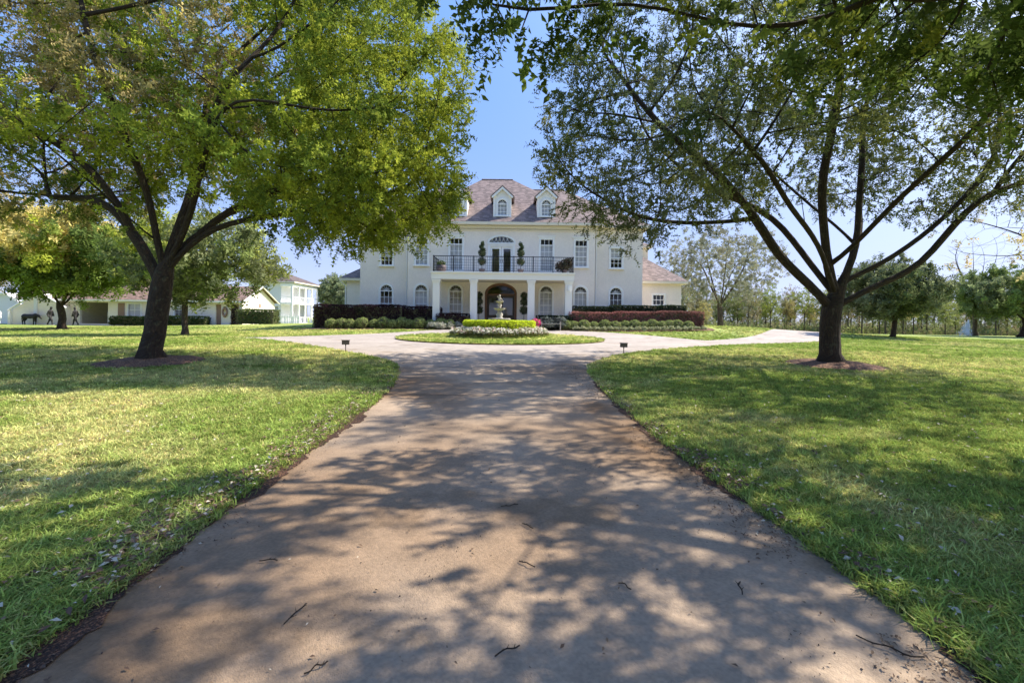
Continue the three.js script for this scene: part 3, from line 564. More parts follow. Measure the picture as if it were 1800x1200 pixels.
function hipRoof(parent, x0, x1, z0, z1, y, r0, r1, rz, ry, mat, name = 'roof') {
  const A = [x0, y, z0], B = [x1, y, z0], Cc = [x1, y, z1], D = [x0, y, z1], E = [r0, ry, rz], F = [r1, ry, rz], p = [];
  const tri = (...v) => v.forEach((q) => p.push(...q));
  tri(A, B, F); tri(A, F, E); tri(B, Cc, F); tri(Cc, D, E); tri(Cc, E, F); tri(D, A, E);
  const g = new THREE.BufferGeometry(); g.setAttribute('position', new THREE.Float32BufferAttribute(p, 3)); g.computeVertexNormals(); metreUv(g);
  const r = part(name, g, mat, parent);
  part('fascia', [span(x0, x1, y - 0.2, y - 0.012, z0 - 0.08, z0), span(x0, x1, y - 0.2, y - 0.012, z1, z1 + 0.08), span(x0, x0 + 0.08, y - 0.2, y - 0.012, z1 + 0.081, z0 - 0.081), span(x1 - 0.08, x1, y - 0.2, y - 0.012, z1 + 0.081, z0 - 0.081)], M.cream, r);
  part('soffit', span(x0 + 0.085, x1 - 0.085, y - 0.19, y - 0.16, z1 + 0.085, z0 - 0.085), M.cream, r);
  part('ridge_cap', bar(V(r0, ry, rz), V(r1, ry, rz), 0.07, 0.07, 6), mat, r);
  return r;
}
{
  const doorShape = new THREE.Shape(); doorShape.moveTo(-1.15, 0.12); doorShape.lineTo(1.15, 0.12); doorShape.lineTo(1.15, 2.5); doorShape.absellipse(0, 2.5, 1.15, 0.75, 0, Math.PI, false); doorShape.closePath();
  const fan = new THREE.Shape(); fan.moveTo(-0.9, 0); fan.lineTo(0.9, 0); fan.absellipse(0, 0, 0.9, 0.45, 0, Math.PI, false); fan.closePath();
  const lower = [-5.78, -3.28, 3.28, 5.78].map((x) => [x, 0.75, 0.95, 2.35, true]), upper = [-5.78, 5.78].map((x) => [x, 4.5, 0.92, 1.95]).concat([-3.28, 3.28].map((x) => [x, 4.15, 0.96, 2.35]));
  wallWith('front_wall', -6.8, 6.8, 0, 7.42, 0, 0.35, [...lower, ...upper, [0, 0, 0, 0, 0, doorShape], [0, 3.82, 1.7, 2.15], [0, 6.2, 0, 0, 0, fan]]);
  for (const s of [-1, 1]) wallWith('front_wall', s < 0 ? -10.4 : 6.8, s < 0 ? -6.8 : 10.4, 0, 7.42, -0.5, 0.35, [[s * 8.45, 0.75, 0.95, 2.35, true], [s * 8.45, 4.5, 0.9, 1.5]]);
  part('side_wall', metreUv(span(-10.4, -10.05, 0, 7.42, -11.65, -0.852)), M.stucco, mansion);
  part('side_wall', metreUv(span(10.05, 10.4, 0, 7.42, -11.65, -0.852)), M.stucco, mansion);
  part('rear_wall', metreUv(span(-10.4, 10.4, 0, 7.42, -12, -11.652)), M.stucco, mansion);
  part('upper_floor', span(-10, 10, 3.5, 3.7, -11.6, -0.9), M.drape, mansion);
  part('ground_floor', span(-10, 10, -0.2, 0.05, -11.6, -0.9), M.drape, mansion);
  part('cornice', [span(-6.95, 6.95, 7.2, 7.4, 0.002, 0.16), span(-7.0, 7.0, 7.05, 7.14, 0.003, 0.08)], M.cream, mansion);
  for (const [i, x] of [-5.78, -3.28, 3.28, 5.78].entries()) windowUnit(mansion, x, 0.75, 0, 0.95, 2.35, { arch: true, rows: 4, blind: [0.55, 0.9, 0.95, 0.95][i], drape: i === 1 });
  for (const x of [-8.45, 8.45]) windowUnit(mansion, x, 0.75, -0.5, 0.95, 2.35, { arch: true, rows: 4, blind: 0 });
  for (const x of [-5.78, 5.78]) windowUnit(mansion, x, 4.5, 0, 0.92, 1.95, { transom: true, rows: 4, blind: 0.97 });
  for (const x of [-3.28, 3.28]) windowUnit(mansion, x, 4.15, 0, 0.96, 2.35, { transom: true, rows: 4, blind: 0.97 });
  for (const x of [-8.45, 8.45]) windowUnit(mansion, x, 4.5, -0.5, 0.9, 1.5, { rows: 4, blind: 0.6 });
  // moulded heads over the tall windows
  for (const x of [-3.28, 3.28, -5.78, 5.78]) { const top = Math.abs(x) < 4 ? 6.5 : 6.45; part('window_head', [box(1.24, 0.1, 0.09, x, top + 0.14, 0.05), box(1.32, 0.05, 0.14, x, top + 0.215, 0.07)], M.trim, mansion); }
  // french doors and their fanlight
  const fd = new THREE.Group(); fd.name = 'french_door'; fd.position.set(0, 3.82, 0); mansion.add(fd);
  part('frame', [span(-0.98, -0.82, 0, 2.24, -0.06, 0.06), span(0.82, 0.98, 0, 2.24, -0.06, 0.06), span(-0.82, 0.82, 2.1, 2.24, -0.06, 0.06), span(-1.02, 1.02, 2.245, 2.33, -0.06, 0.12)], M.trim, fd);
  for (const s of [-1, 1]) {
    part('door_leaf', [span(s < 0 ? -0.82 : 0.01, s < 0 ? -0.01 : 0.82, 0, 0.2, -0.1, -0.05), span(s < 0 ? -0.82 : 0.01, s < 0 ? -0.01 : 0.82, 1.93, 2.1, -0.1, -0.05), span(s * 0.41 - 0.4, s * 0.41 - 0.26, 0.2, 1.93, -0.1, -0.05), span(s * 0.41 + 0.26, s * 0.41 + 0.4, 0.2, 1.93, -0.1, -0.05)], M.trim, fd);
    part('glass', box(0.52, 1.73, 0.01, s * 0.41, 1.065, -0.08), M.glass, fd);
    part('door_handle', bar(V(s * 0.08, 0.95, -0.04), V(s * 0.08, 1.15, -0.04), 0.015), M.iron, fd);
  }
  const fl = new THREE.Group(); fl.name = 'fanlight'; fl.position.set(0, 6.2, 0); mansion.add(fl);
  const fr = new THREE.Shape(); fr.moveTo(-1.02, -0.07); fr.lineTo(1.02, -0.07); fr.lineTo(1.02, 0); fr.absellipse(0, 0, 1.02, 0.56, 0, Math.PI, false); fr.closePath(); fr.holes.push(new THREE.Path(new THREE.Shape().moveTo(-0.88, 0).lineTo(0.88, 0).absellipse(0, 0, 0.88, 0.43, 0, Math.PI, false).getPoints(16)));
  part('frame', new THREE.ExtrudeGeometry(fr, { depth: 0.1, bevelEnabled: false, curveSegments: 16 }).translate(0, 0, -0.05), M.trim, fl);
  const tr = []; for (let i = 0; i < 7; i++) for (const s of [-1, 1]) { const x = -0.8 + i * 0.27, y1 = 0.43 * Math.sqrt(Math.max(0, 1 - ((x + s * 0.2) / 0.9) ** 2)); tr.push(bar(V(x, 0, -0.02), V(x + s * 0.2 * Math.min(1, y1 / 0.3 + 0.1), Math.max(0.05, Math.min(y1, 0.4)), -0.02), 0.016, 0.016, 4)); }
  part('lattice', tr, M.trim, fl);
  part('glass', new THREE.ShapeGeometry(fan, 14).translate(0, 0, -0.045), M.glass, fl);
  // entrance: timber arch, double door with glass
  const en = new THREE.Group(); en.name = 'front_door'; en.position.set(0, 0, 0); mansion.add(en);
  const arch = new THREE.Shape(); arch.moveTo(-1.16, 0.12); arch.lineTo(1.16, 0.12); arch.lineTo(1.16, 2.5); arch.absellipse(0, 2.5, 1.16, 0.76, 0, Math.PI, false); arch.closePath();
  const hole = new THREE.Shape(); hole.moveTo(-1.0, 0.12); hole.lineTo(1.0, 0.12); hole.lineTo(1.0, 2.46); hole.absellipse(0, 2.46, 1.0, 0.62, 0, Math.PI, false); hole.closePath();
  arch.holes.push(new THREE.Path(hole.getPoints(16)));
  part('arch_frame', new THREE.ExtrudeGeometry(arch, { depth: 0.4, bevelEnabled: false, curveSegments: 16 }).translate(0, 0, -0.38), M.wood, en);
  part('transom_glass', new THREE.ShapeGeometry(new THREE.Shape(new THREE.Shape().moveTo(1.0, 2.46).absellipse(0, 2.46, 1.0, 0.62, 0, Math.PI, false).getPoints(16)), 14).translate(0, 0, -0.3), M.glass, en);
  part('transom_bar', span(-1, 1, 2.38, 2.5, -0.36, -0.24), M.wood, en);
  for (const s of [-1, 1]) {
    const c = s * 0.5;
    const leaf = part('door_leaf', [span(c - 0.49, c + 0.49, 0.12, 0.95, -0.36, -0.28), span(c - 0.49, c - 0.36, 0.95, 2.2, -0.36, -0.28), span(c + 0.36, c + 0.49, 0.95, 2.2, -0.36, -0.28), span(c - 0.49, c + 0.49, 2.2, 2.38, -0.36, -0.28), span(c - 0.3, c + 0.3, 0.3, 0.8, -0.275, -0.255)], M.darkWood, en);
    part('glass', box(0.72, 1.25, 0.01, c, 1.575, -0.32), M.glass, leaf);
    part('handle', bar(V(s * 0.08, 1.05, -0.23), V(s * 0.08, 1.35, -0.23), 0.015), M.cream, leaf);
  }
  // porch, columns, balcony
  part('porch_floor', span(-4.7, 5.05, -0.25, 0.1, 0.005, 2.6), M.stone, mansion);
  part('porch_step', span(-1.6, 1.9, -0.25, -0.02, 2.602, 3.0), M.stone, mansion);
  const colShape = [box(0.46, 3.0, 0.46, 0, 1.6, 0), box(0.58, 0.1, 0.58, 0, 0.15, 0), box(0.54, 0.09, 0.54, 0, 3.13, 0), box(0.6, 0.1, 0.6, 0, 3.23, 0)].map((b) => b.toNonIndexed()), colGeo = metreUv(mergeGeometries(colShape));
  for (const x of [-4.3, -1.78, 2.1, 4.62]) part('column', colGeo, M.trim, mansion).position.set(x, 0.005, 2.2);
  part('balcony_beam', [span(-4.62, 4.97, 3.3, 3.7, 0.006, 2.5), span(-4.68, 5.03, 3.703, 3.8, 0.007, 2.58)], M.trim, mansion);
  part('porch_ceiling', span(-4.3, 4.65, 3.285, 3.298, 0.05, 2.2), M.cream, mansion);
  const rail = new THREE.Group(); rail.name = 'balcony_railing'; mansion.add(rail);
  part('top_rail', [span(-4.55, 4.95, 4.83, 4.875, 2.35, 2.41), span(-4.55, -4.5, 4.83, 4.875, 0.05, 2.349), span(4.9, 4.95, 4.83, 4.875, 0.05, 2.349)], M.iron, rail);
  part('bottom_rail', [span(-4.55, 4.95, 3.88, 3.91, 2.36, 2.4), span(-4.55, -4.5, 3.88, 3.91, 0.05, 2.349), span(4.9, 4.95, 3.88, 3.91, 0.05, 2.349)], M.iron, rail);
  const post = box(0.055, 1.1, 0.055), bal = new THREE.CylinderGeometry(0.009, 0.009, 0.93, 5), cross = box(9.4, 0.014, 0.014);
  for (const x of [-4.5, -3.15, -1.8, -0.45, 0.9, 2.2, 3.55, 4.9]) part('post', post, M.iron, rail).position.set(x, 4.35, 2.38);
  for (let i = 0; i < 66; i++) part('baluster', bal, M.iron, rail).position.set(-4.43 + i * 0.142, 4.37, 2.38);
  for (let i = 0; i < 13; i++) for (const x of [-4.525, 4.925]) part('baluster', bal, M.iron, rail).position.set(x, 4.37, 0.2 + i * 0.165);
  for (const y of [4.05, 4.24, 4.43, 4.62]) part('crossbar', cross, M.iron, rail).position.set(0.2, y, 2.395);
  // roofs
  hipRoof(mansion, -7.25, 7.25, 0.5, -11.5, 7.62, -1.87, 0.76, -5.5, 12.43, M.roof);
  hipRoof(mansion, -10.85, 10.85, -0.02, -12.4, 7.6, -5.6, 5.2, -6.2, 11.8, M.roof);
  for (const x of [-3.2, 0.02, 3.22]) {
    const dm = new THREE.Group(); dm.name = 'dormer'; dm.position.set(x, 7.85, 0); mansion.add(dm);
    const f = new THREE.Shape(); f.moveTo(-0.66, 0); f.lineTo(0.66, 0); f.lineTo(0.66, 1.75); f.lineTo(0, 2.36); f.lineTo(-0.66, 1.75); f.closePath(); f.holes.push(new THREE.Path(outline(0.74, 1.22, true).getPoints(14).map((p) => new THREE.Vector2(p.x, p.y + 0.32))));
    part('face', metreUv(new THREE.ExtrudeGeometry(f, { depth: 0.12, bevelEnabled: false }).translate(0, 0, -0.25)), M.trim, dm);
    part('cheek', [span(-0.66, -0.56, 0, 1.75, -2.9, -0.251), span(0.56, 0.66, 0, 1.75, -2.9, -0.251)], M.trim, dm);
    part('pilaster', [box(0.16, 1.7, 0.06, -0.58, 0.85, -0.1), box(0.16, 1.7, 0.06, 0.58, 0.85, -0.1), box(0.34, 0.12, 0.16, -0.62, 1.74, -0.07), box(0.34, 0.12, 0.16, 0.62, 1.74, -0.07)], M.trim, dm);
    const slope = (s) => { const g = new THREE.BoxGeometry(1.16, 0.07, 3.3).translate(0.58, 0, -1.55); g.rotateZ(-0.74); if (s < 0) { g.scale(-1, 1, 1); const ix = g.index.array; for (let i = 0; i < ix.length; i += 3) { const t = ix[i]; ix[i] = ix[i + 1]; ix[i + 1] = t; } g.computeVertexNormals(); } return g.translate(0, 2.45, 0); };
    part('dormer_roof', metreUv(mergeGeometries([slope(1), slope(-1)])), M.roof, dm);
    const rk = (s) => { const g = new THREE.BoxGeometry(1.12, 0.13, 0.12).translate(0.56, -0.105, 0.03); g.rotateZ(-0.74); if (s < 0) { g.rotateY(Math.PI); g.translate(0, 0, 0.061); } return g.translate(0, 2.45, 0); };
    part('pediment_moulding', [rk(1), rk(-1)], M.trim, dm);
    windowUnit(dm, 0, 0.32, -0.13, 0.74, 1.22, { arch: true, rows: 3, blind: 0.97 });
  }
  part('dormer_attic', span(-4.6, 4.6, 7.5, 7.58, -6, -0.9), M.drape, mansion);
  // side wings
  wallWith('wing_wall', 10.402, 14.2, -0.3, 3.62, -3, 0.3, [[12.4, 1.9, 0.95, 0.85]]);
  windowUnit(mansion, 12.4, 1.9, -3, 0.95, 0.85, { rows: 2, blind: 0 });
  part('wing_side_wall', metreUv(span(13.9, 14.2, -0.3, 3.62, -10, -3.302)), M.stucco, mansion);
  part('wing_rear_wall', metreUv(span(10.402, 14.2, -0.3, 3.62, -10.3, -10.002)), M.stucco, mansion);
  hipRoof(mansion, 10.405, 14.6, -2.6, -10.7, 3.8, 10.41, 11.4, -6.6, 6.6, M.roof, 'wing_roof');
  part('upper_wing_wall', metreUv(span(10.402, 12.6, 3.85, 7.0, -10.2, -6.62)), M.cream, mansion);  // cream instead of stucco: warm light bounced off the roof, put into the colour
  hipRoof(mansion, 10.405, 12.9, -6.3, -10.5, 7.18, 10.41, 10.9, -8.4, 8.3, M.roof, 'wing_roof');
  part('wing_wall', metreUv(span(-12.3, -10.402, -0.3, 3.55, -10, -3)), M.stucco, mansion);
  hipRoof(mansion, -12.75, -10.405, -2.6, -10.4, 3.72, -10.9, -10.41, -6.5, 5.6, M.roof, 'wing_roof');
  part('downspout', [bar(V(-12.7, 3.5, -2.62), V(-12.36, 3.1, -2.95), 0.045), bar(V(-12.36, 3.1, -2.95), V(-12.36, -0.2, -2.95), 0.045)], M.trim, mansion);
  part('downspout', bar(V(6.95, 0, -0.42), V(6.95, 7.4, -0.42), 0.045), M.trim, mansion);
  part('downspout', bar(V(-6.95, 0, -0.42), V(-6.95, 7.4, -0.42), 0.045), M.trim, mansion);
  part('lantern', [box(0.16, 0.3, 0.16, 4.62, 2.75, 2.56), bar(V(4.62, 2.9, 2.45), V(4.62, 2.95, 2.56), 0.02)], M.white, mansion);
}

// ---------------------------------------------------------------- clipped and potted plants
function leafShell(name, points, color, parent, size = 1, seed = 3) { // points: [position, outward]
  const R = rng(seed), mats = [], cols = [];
  for (const [p, n] of points) { mats.push(pose(p, n.clone().add(V(R() - 0.5, R() - 0.3, R() - 0.5).multiplyScalar(1.1)).normalize(), R() * 6.28, size * (0.7 + 0.7 * R()))); const c = color(p, R), k = 0.75 + 0.5 * R(); cols.push(rgb(c[0] * k, c[1] * k, c[2] * k)); }
  return instanced(name, LEAFLET, M.leaf, mats, cols, parent);
}
const onSphere = (n, r, c, R, squash = 1) => Array.from({ length: n }, () => { const u = R() * 2 - 1, a = R() * 6.283, s = Math.sqrt(1 - u * u), d = V(s * Math.cos(a), u, s * Math.sin(a)), k = r * (0.88 + 0.14 * R()); return [V(c.x + d.x * k, c.y + d.y * k * squash, c.z + d.z * k), d]; });
const twigCore = std(rgb(0.11, 0.10, 0.055), 1);
function knob(r, c, squash = 1) { const g = new THREE.IcosahedronGeometry(r * 0.9, 3), p = g.attributes.position; for (let i = 0; i < p.count; i++) { const k = 0.9 + 0.2 * noise3(p.getX(i) / r * 3 + c.x, p.getY(i) / r * 3, p.getZ(i) / r * 3); p.setXYZ(i, p.getX(i) * k + c.x, p.getY(i) * k * squash + c.y, p.getZ(i) * k + c.z); } g.computeVertexNormals(); return g; }
function topiary(label, x, y, z, balls, curl, seed) {
  const R = rng(seed), t = thing('topiary', label, 'topiary', [x, y, z], 0, 'ball topiaries in pots'), top = balls[balls.length - 1];
  part('pot', lathe([[0, 0], [0.15, 0], [0.2, 0.24], [0.23, 0.26], [0.23, 0.3], [0.18, 0.3], [0.17, 0.26], [0, 0.26]]), M.clay, t);
  part('stem', bar(V(0, 0.2, 0), V(0, top[0], 0), 0.022, 0.016), M.bark, t);
  for (const [h, r] of balls) { const b = part('ball', knob(r, V(0, h, 0)), twigCore, t); leafShell('leaves', onSphere(240, r, V(0, h, 0), R), (p, q) => mix3([0.035, 0.06, 0.03], [0.07, 0.1, 0.045], q()), b, 0.75, seed); }
  if (curl) { const pts = []; for (let i = 0; i < 26; i++) { const f = i / 25, a = f * 7 + (curl < 0 ? 0 : Math.PI), r = 0.14 * (1 - f) + 0.02; pts.push(V(Math.cos(a) * r, curl > 0 ? top[0] + 0.2 + f * 0.5 : top[0] + 0.2 + f * 0.5, Math.sin(a) * r)); }
    const sp = part('spiral_top', new THREE.TubeGeometry(new THREE.CatmullRomCurve3(pts), 40, 0.055, 6), twigCore, t); leafShell('leaves', pts.flatMap((p) => onSphere(14, 0.08, p, R)), (p, q) => mix3([0.035, 0.06, 0.03], [0.07, 0.1, 0.045], q()), sp, 0.7, seed); }
  return t;
}
const deckY = 0.75 + 3.8, porchY = 0.75 + 0.1;
topiary('potted spiral topiary on the balcony left of the french doors', -2.13, deckY, -31.5, [[0.84, 0.24], [1.42, 0.23]], -1, 11);
topiary('potted spiral topiary on the balcony right of the french doors', 0.56, deckY, -31.5, [[0.84, 0.24], [1.42, 0.23]], 1, 12);
topiary('potted three-ball topiary left of the arched front door', -2.36, porchY, -32.2, [[1.2, 0.27], [1.77, 0.24], [2.22, 0.22]], 0, 13);
topiary('potted three-ball topiary right of the arched front door', 0.84, porchY, -32.2, [[1.2, 0.27], [1.77, 0.24], [2.22, 0.22]], 0, 14);
{
  const u = thing('planter_urn', 'round dark urn with small plant at left end of the balcony', 'urn', [-4.9, deckY, -31.2]);
  part('urn', lathe([[0, 0], [0.2, 0], [0.32, 0.14], [0.36, 0.3], [0.32, 0.44], [0.3, 0.5], [0.27, 0.5], [0.26, 0.42], [0, 0.42]], 24), M.clay, u);
  const f = part('foliage', knob(0.2, V(0, 0.58, 0), 0.7), twigCore, u); leafShell('leaves', onSphere(200, 0.22, V(0, 0.58, 0), rng(5), 0.7), (p, q) => mix3(DEEP, GREY, q() * 0.4), f, 1, 4);
  const s = thing('potted_shrub', 'reddish brown shrub in a pot at right end of the balcony', 'shrub', [3.55, deckY, -31.3]);
  part('pot', lathe([[0, 0], [0.15, 0], [0.2, 0.26], [0.22, 0.3], [0.18, 0.3], [0, 0.27]]), M.clay, s);
  const c = part('foliage', [knob(0.32, V(0.08, 0.6, 0)), knob(0.24, V(-0.3, 0.5, 0.1)), knob(0.22, V(0.28, 0.8, 0))], twigCore, s);
  leafShell('leaves', [...onSphere(260, 0.34, V(0.08, 0.6, 0), rng(6)), ...onSphere(160, 0.26, V(-0.3, 0.5, 0.1), rng(7)), ...onSphere(160, 0.24, V(0.28, 0.8, 0), rng(8))], (p, q) => mix3([0.07, 0.035, 0.03], [0.06, 0.07, 0.04], q()), c, 1.2, 8);
}
function hedge(label, group, pts, w, h, color, seed, size = 1, dens = 210, lift = 0) { // a clipped hedge along a line of [x, d]
  const [x0, d0] = pts[0], y0 = ground(x0, d0) + lift, t = thing('hedge', label, 'hedge', [x0, y0, -d0], 0, group), R = rng(seed), core = [], shell = [];
  for (let i = 1; i < pts.length; i++) {
    const a = V(pts[i - 1][0] - x0, 0, -pts[i - 1][1] + d0), b = V(pts[i][0] - x0, 0, -pts[i][1] + d0), dir = b.clone().sub(a), L = dir.length(); dir.normalize(); const side = V(-dir.z, 0, dir.x), g = ground(pts[i][0], pts[i][1]) + lift - y0;
    const bx = new THREE.BoxGeometry(L + w * 0.2, h - 0.12, w - 0.14, Math.ceil(L * 4), 4, 3), p = bx.attributes.position;
    for (let k = 0; k < p.count; k++) { const q = 1 + 0.1 * (noise3(p.getX(k) * 2 + seed, p.getY(k) * 2, p.getZ(k) * 2) - 0.5); p.setXYZ(k, p.getX(k), p.getY(k) * q, p.getZ(k) * q); }
    bx.rotateY(Math.atan2(-dir.z, dir.x)); const m = a.clone().add(b).multiplyScalar(0.5); core.push(bx.translate(m.x, (h - 0.12) / 2 + g, m.z));
    const n = Math.round(dens * (L * (w + 2 * h) + 2 * w * h));
    for (let k = 0; k < n; k++) {
      const f = R() * (w + 2 * h), s = R(), pos = a.clone().addScaledVector(dir, s * L), bump = 0.07 * (noise3(pos.x * 3 + seed, f * 3, pos.z * 3) - 0.5); let nrm;
      const endHit = R() < (2 * w * h) / (L * (w + 2 * h) + 2 * w * h);
      if (endHit) { const e = R() < 0.5 ? -1 : 1; pos.copy(e < 0 ? a : b).addScaledVector(dir, e * (w * 0.1 - 0.02)).addScaledVector(side, (R() - 0.5) * w); pos.y = R() * h; nrm = dir.clone().multiplyScalar(e); }
      else if (f < w) { pos.addScaledVector(side, f - w / 2); pos.y = h - 0.05 + bump * 1.6; nrm = V(0, 1, 0); }
      else { const e = f < w + h ? 1 : -1; pos.addScaledVector(side, e * (w / 2 - 0.04 + bump)); pos.y = (f - w) % h; nrm = side.clone().multiplyScalar(e); }
      pos.y += g; shell.push([pos, nrm]);
    }
  }
  part('branches', core, twigCore, t);
  leafShell('foliage', shell, color, t, size, seed);
  return t;
}
const plum = palette([[0.035, 0.022, 0.028], [0.055, 0.028, 0.035], [0.025, 0.03, 0.022]], 4, 2), burgundy = palette([[0.2, 0.075, 0.075], [0.3, 0.14, 0.12], [0.12, 0.065, 0.055]], 6, 2), darkGreen = palette([[0.02, 0.03, 0.02], [0.035, 0.05, 0.025]], 3, 2);
hedge('tall dark plum hedge at the left corner of the mansion', 'plum hedges left of the portico', [[-13.2, 31.0], [-10.4, 31.0], [-7.5, 31.0]], 1.1, 1.5, plum, 21);
hedge('short dark plum hedge between corner hedge and portico', 'plum hedges left of the portico', [[-7.2, 31.2], [-5.0, 31.2]], 0.9, 1.4, plum, 22);
hedge('low dark hedge before the left portico window', null, [[-4.9, 30.35], [-2.95, 30.35]], 0.7, 0.98, plum, 23);
hedge('low dark hedge before the right portico window', null, [[1.75, 30.55], [3.9, 30.55]], 0.7, 0.9, darkGreen, 24);
hedge('long burgundy hedge behind the row of boxwood balls', null, [[3.95, 30.75], [7, 30.75], [10, 30.8], [12.75, 30.9]], 0.85, 1.12, burgundy, 25);
hedge('dark green hedge against the right front wall of the mansion', null, [[4.3, 32.0], [7, 32.0], [10.6, 32.2], [12.2, 32.6]], 0.7, 1.52, darkGreen, 26);
const boxLeaf = palette([[0.14, 0.19, 0.06], [0.28, 0.31, 0.12], [0.2, 0.25, 0.08]], 8, 3);
function shrubBall(label, group, x, d, r, color, seed, squash = 0.9, n = 420) {
  const R = rng(seed), t = thing('boxwood_ball', label, 'shrub', [x, ground(x, d) + 0.02, -d], 0, group), c = V(0, r * squash * 0.92, 0);
  part('branches', knob(r, c, squash), twigCore, t);
  leafShell('foliage', onSphere(n, r, c, R, squash), color, t, 0.95, seed);
  return t;
}
const ORD = ['first', 'second', 'third', 'fourth', 'fifth', 'sixth', 'seventh', 'eighth', 'ninth', 'tenth', 'eleventh', 'twelfth', 'thirteenth', 'fourteenth', 'fifteenth'];
[996, 1009, 1026, 1045, 1064, 1081, 1100, 1116, 1132, 1148, 1163, 1177, 1192, 1209].forEach((px, i) => shrubBall(`${ORD[i]} boxwood ball from the portico in front of burgundy hedge`, 'boxwood balls right of the portico', ((px - 900) / 800) * 29.8, 29.8 + 0.12 * Math.sin(i * 2.3), 0.33 + 0.04 * Math.sin(i * 3.7), boxLeaf, 400 + i));
[582, 599, 617, 637, 657, 674, 691, 706, 720, 738, 757, 774, 791].forEach((px, i) => shrubBall(`${ORD[i]} boxwood ball from the left end before the plum hedges`, 'boxwood balls left of the portico', ((px - 900) / 800) * 29.7, 29.7 + 0.14 * Math.sin(i * 1.9), 0.34 + 0.05 * Math.sin(i * 2.9), boxLeaf, 430 + i));
{
  // low tufts edging the right bed, and pale flowering plants by the porch on both sides
  const tuft = (name, label, cat, group, x, d, r, h, color, seed, n) => {
    const t = thing(name, label, cat, [x, ground(x, d) + 0.02, -d], 0, group), R = rng(seed), pts = [];
    for (let i = 0; i < n; i++) { const a = R() * 6.28, q = Math.sqrt(R()) * r, hh = h * (1 - 0.55 * (q / r) ** 2); pts.push([V(Math.cos(a) * q, hh * (0.25 + 0.75 * R()), Math.sin(a) * q), V(Math.cos(a) * 0.6, 0.8, Math.sin(a) * 0.6).normalize()]); }
    leafShell('foliage', pts, color, t, 1.25, seed); return t;
  };
  const pale = palette([[0.24, 0.27, 0.13], [0.36, 0.36, 0.22], [0.16, 0.2, 0.08]], 9, 4);
  for (let i = 0; i < 20; i++) tuft('border_tuft', 'low pale tuft edging the bed under the right boxwood balls', 'plant', 'pale tufts along the right bed edge', 4.1 + i * 0.43, 29.12 - 0.28 * Math.sin((i / 19) * 3), 0.17, 0.24, pale, 500 + i, 60);
  const R = rng(77), grey = palette([[0.28, 0.29, 0.22], [0.42, 0.41, 0.34], [0.14, 0.17, 0.1]], 3, 5);
  [[-5.1, 29.2], [-4.6, 28.95], [-4.1, 29.35], [-3.6, 29.75], [-4.4, 29.7], [-3.2, 30.1]].forEach(([x, d], i) => tuft('flowering_plant', `${ORD[i]} pale flowering clump counted from left beside portico drive edge`, 'plant', 'pale flowering clumps left of the portico', x, d, 0.34, 0.42, grey, 540 + i, 190));
  tuft('silver_shrub', 'low silver-leaved shrub behind the garden bench', 'shrub', null, 2.25, 29.75, 0.55, 0.85, palette([[0.16, 0.2, 0.17], [0.3, 0.33, 0.3], [0.07, 0.09, 0.06]], 4, 4), 560, 420);
  tuft('silver_shrub', 'darker mounded shrub between garden bench and boxwood row', 'shrub', null, 3.15, 29.85, 0.5, 0.85, palette([[0.06, 0.08, 0.06], [0.2, 0.22, 0.2]], 4, 4), 561, 420);
  const pk = thing('flower_pot', 'red pot of bright pink flowers beside the lime hedge', 'flower pot', [1.5, ground(1.5, 29.2) + 0.02, -29.2]);
  part('pot', lathe([[0, 0], [0.16, 0], [0.22, 0.28], [0.24, 0.32], [0.19, 0.32], [0, 0.29]]), std(rgb(0.35, 0.08, 0.06), 0.7), pk);
  leafShell('flowers', onSphere(260, 0.27, V(0, 0.48, 0), rng(9), 0.7), (p, q) => (q() < 0.75 ? [0.75, 0.12, 0.32] : GREEN), pk, 1.1, 9);
  // bench
  const b = thing('garden_bench', 'small slatted iron garden bench on the drive edge by the portico', 'bench', [2.5, ground(2.5, 29.25) + 0.03, -29.1]);
  for (const z of [-0.14, -0.05, 0.04, 0.13]) part('seat_slat', box(1.3, 0.025, 0.07, 0, 0.42, z), M.stone, b);
  for (const y of [0.55, 0.65, 0.75]) part('back_slat', box(1.3, 0.06, 0.02, 0, y, -0.22), M.iron, b);
  for (const x of [-0.6, 0.6]) for (const z of [-0.18, 0.15]) part('leg', bar(V(x, 0, z), V(x, z < 0 ? 0.8 : 0.58, z < 0 ? -0.24 : z), 0.022), M.stone, b);
  for (const x of [-0.6, 0.6]) part('arm', bar(V(x, 0.6, -0.22), V(x, 0.58, 0.17), 0.022), M.iron, b);
}

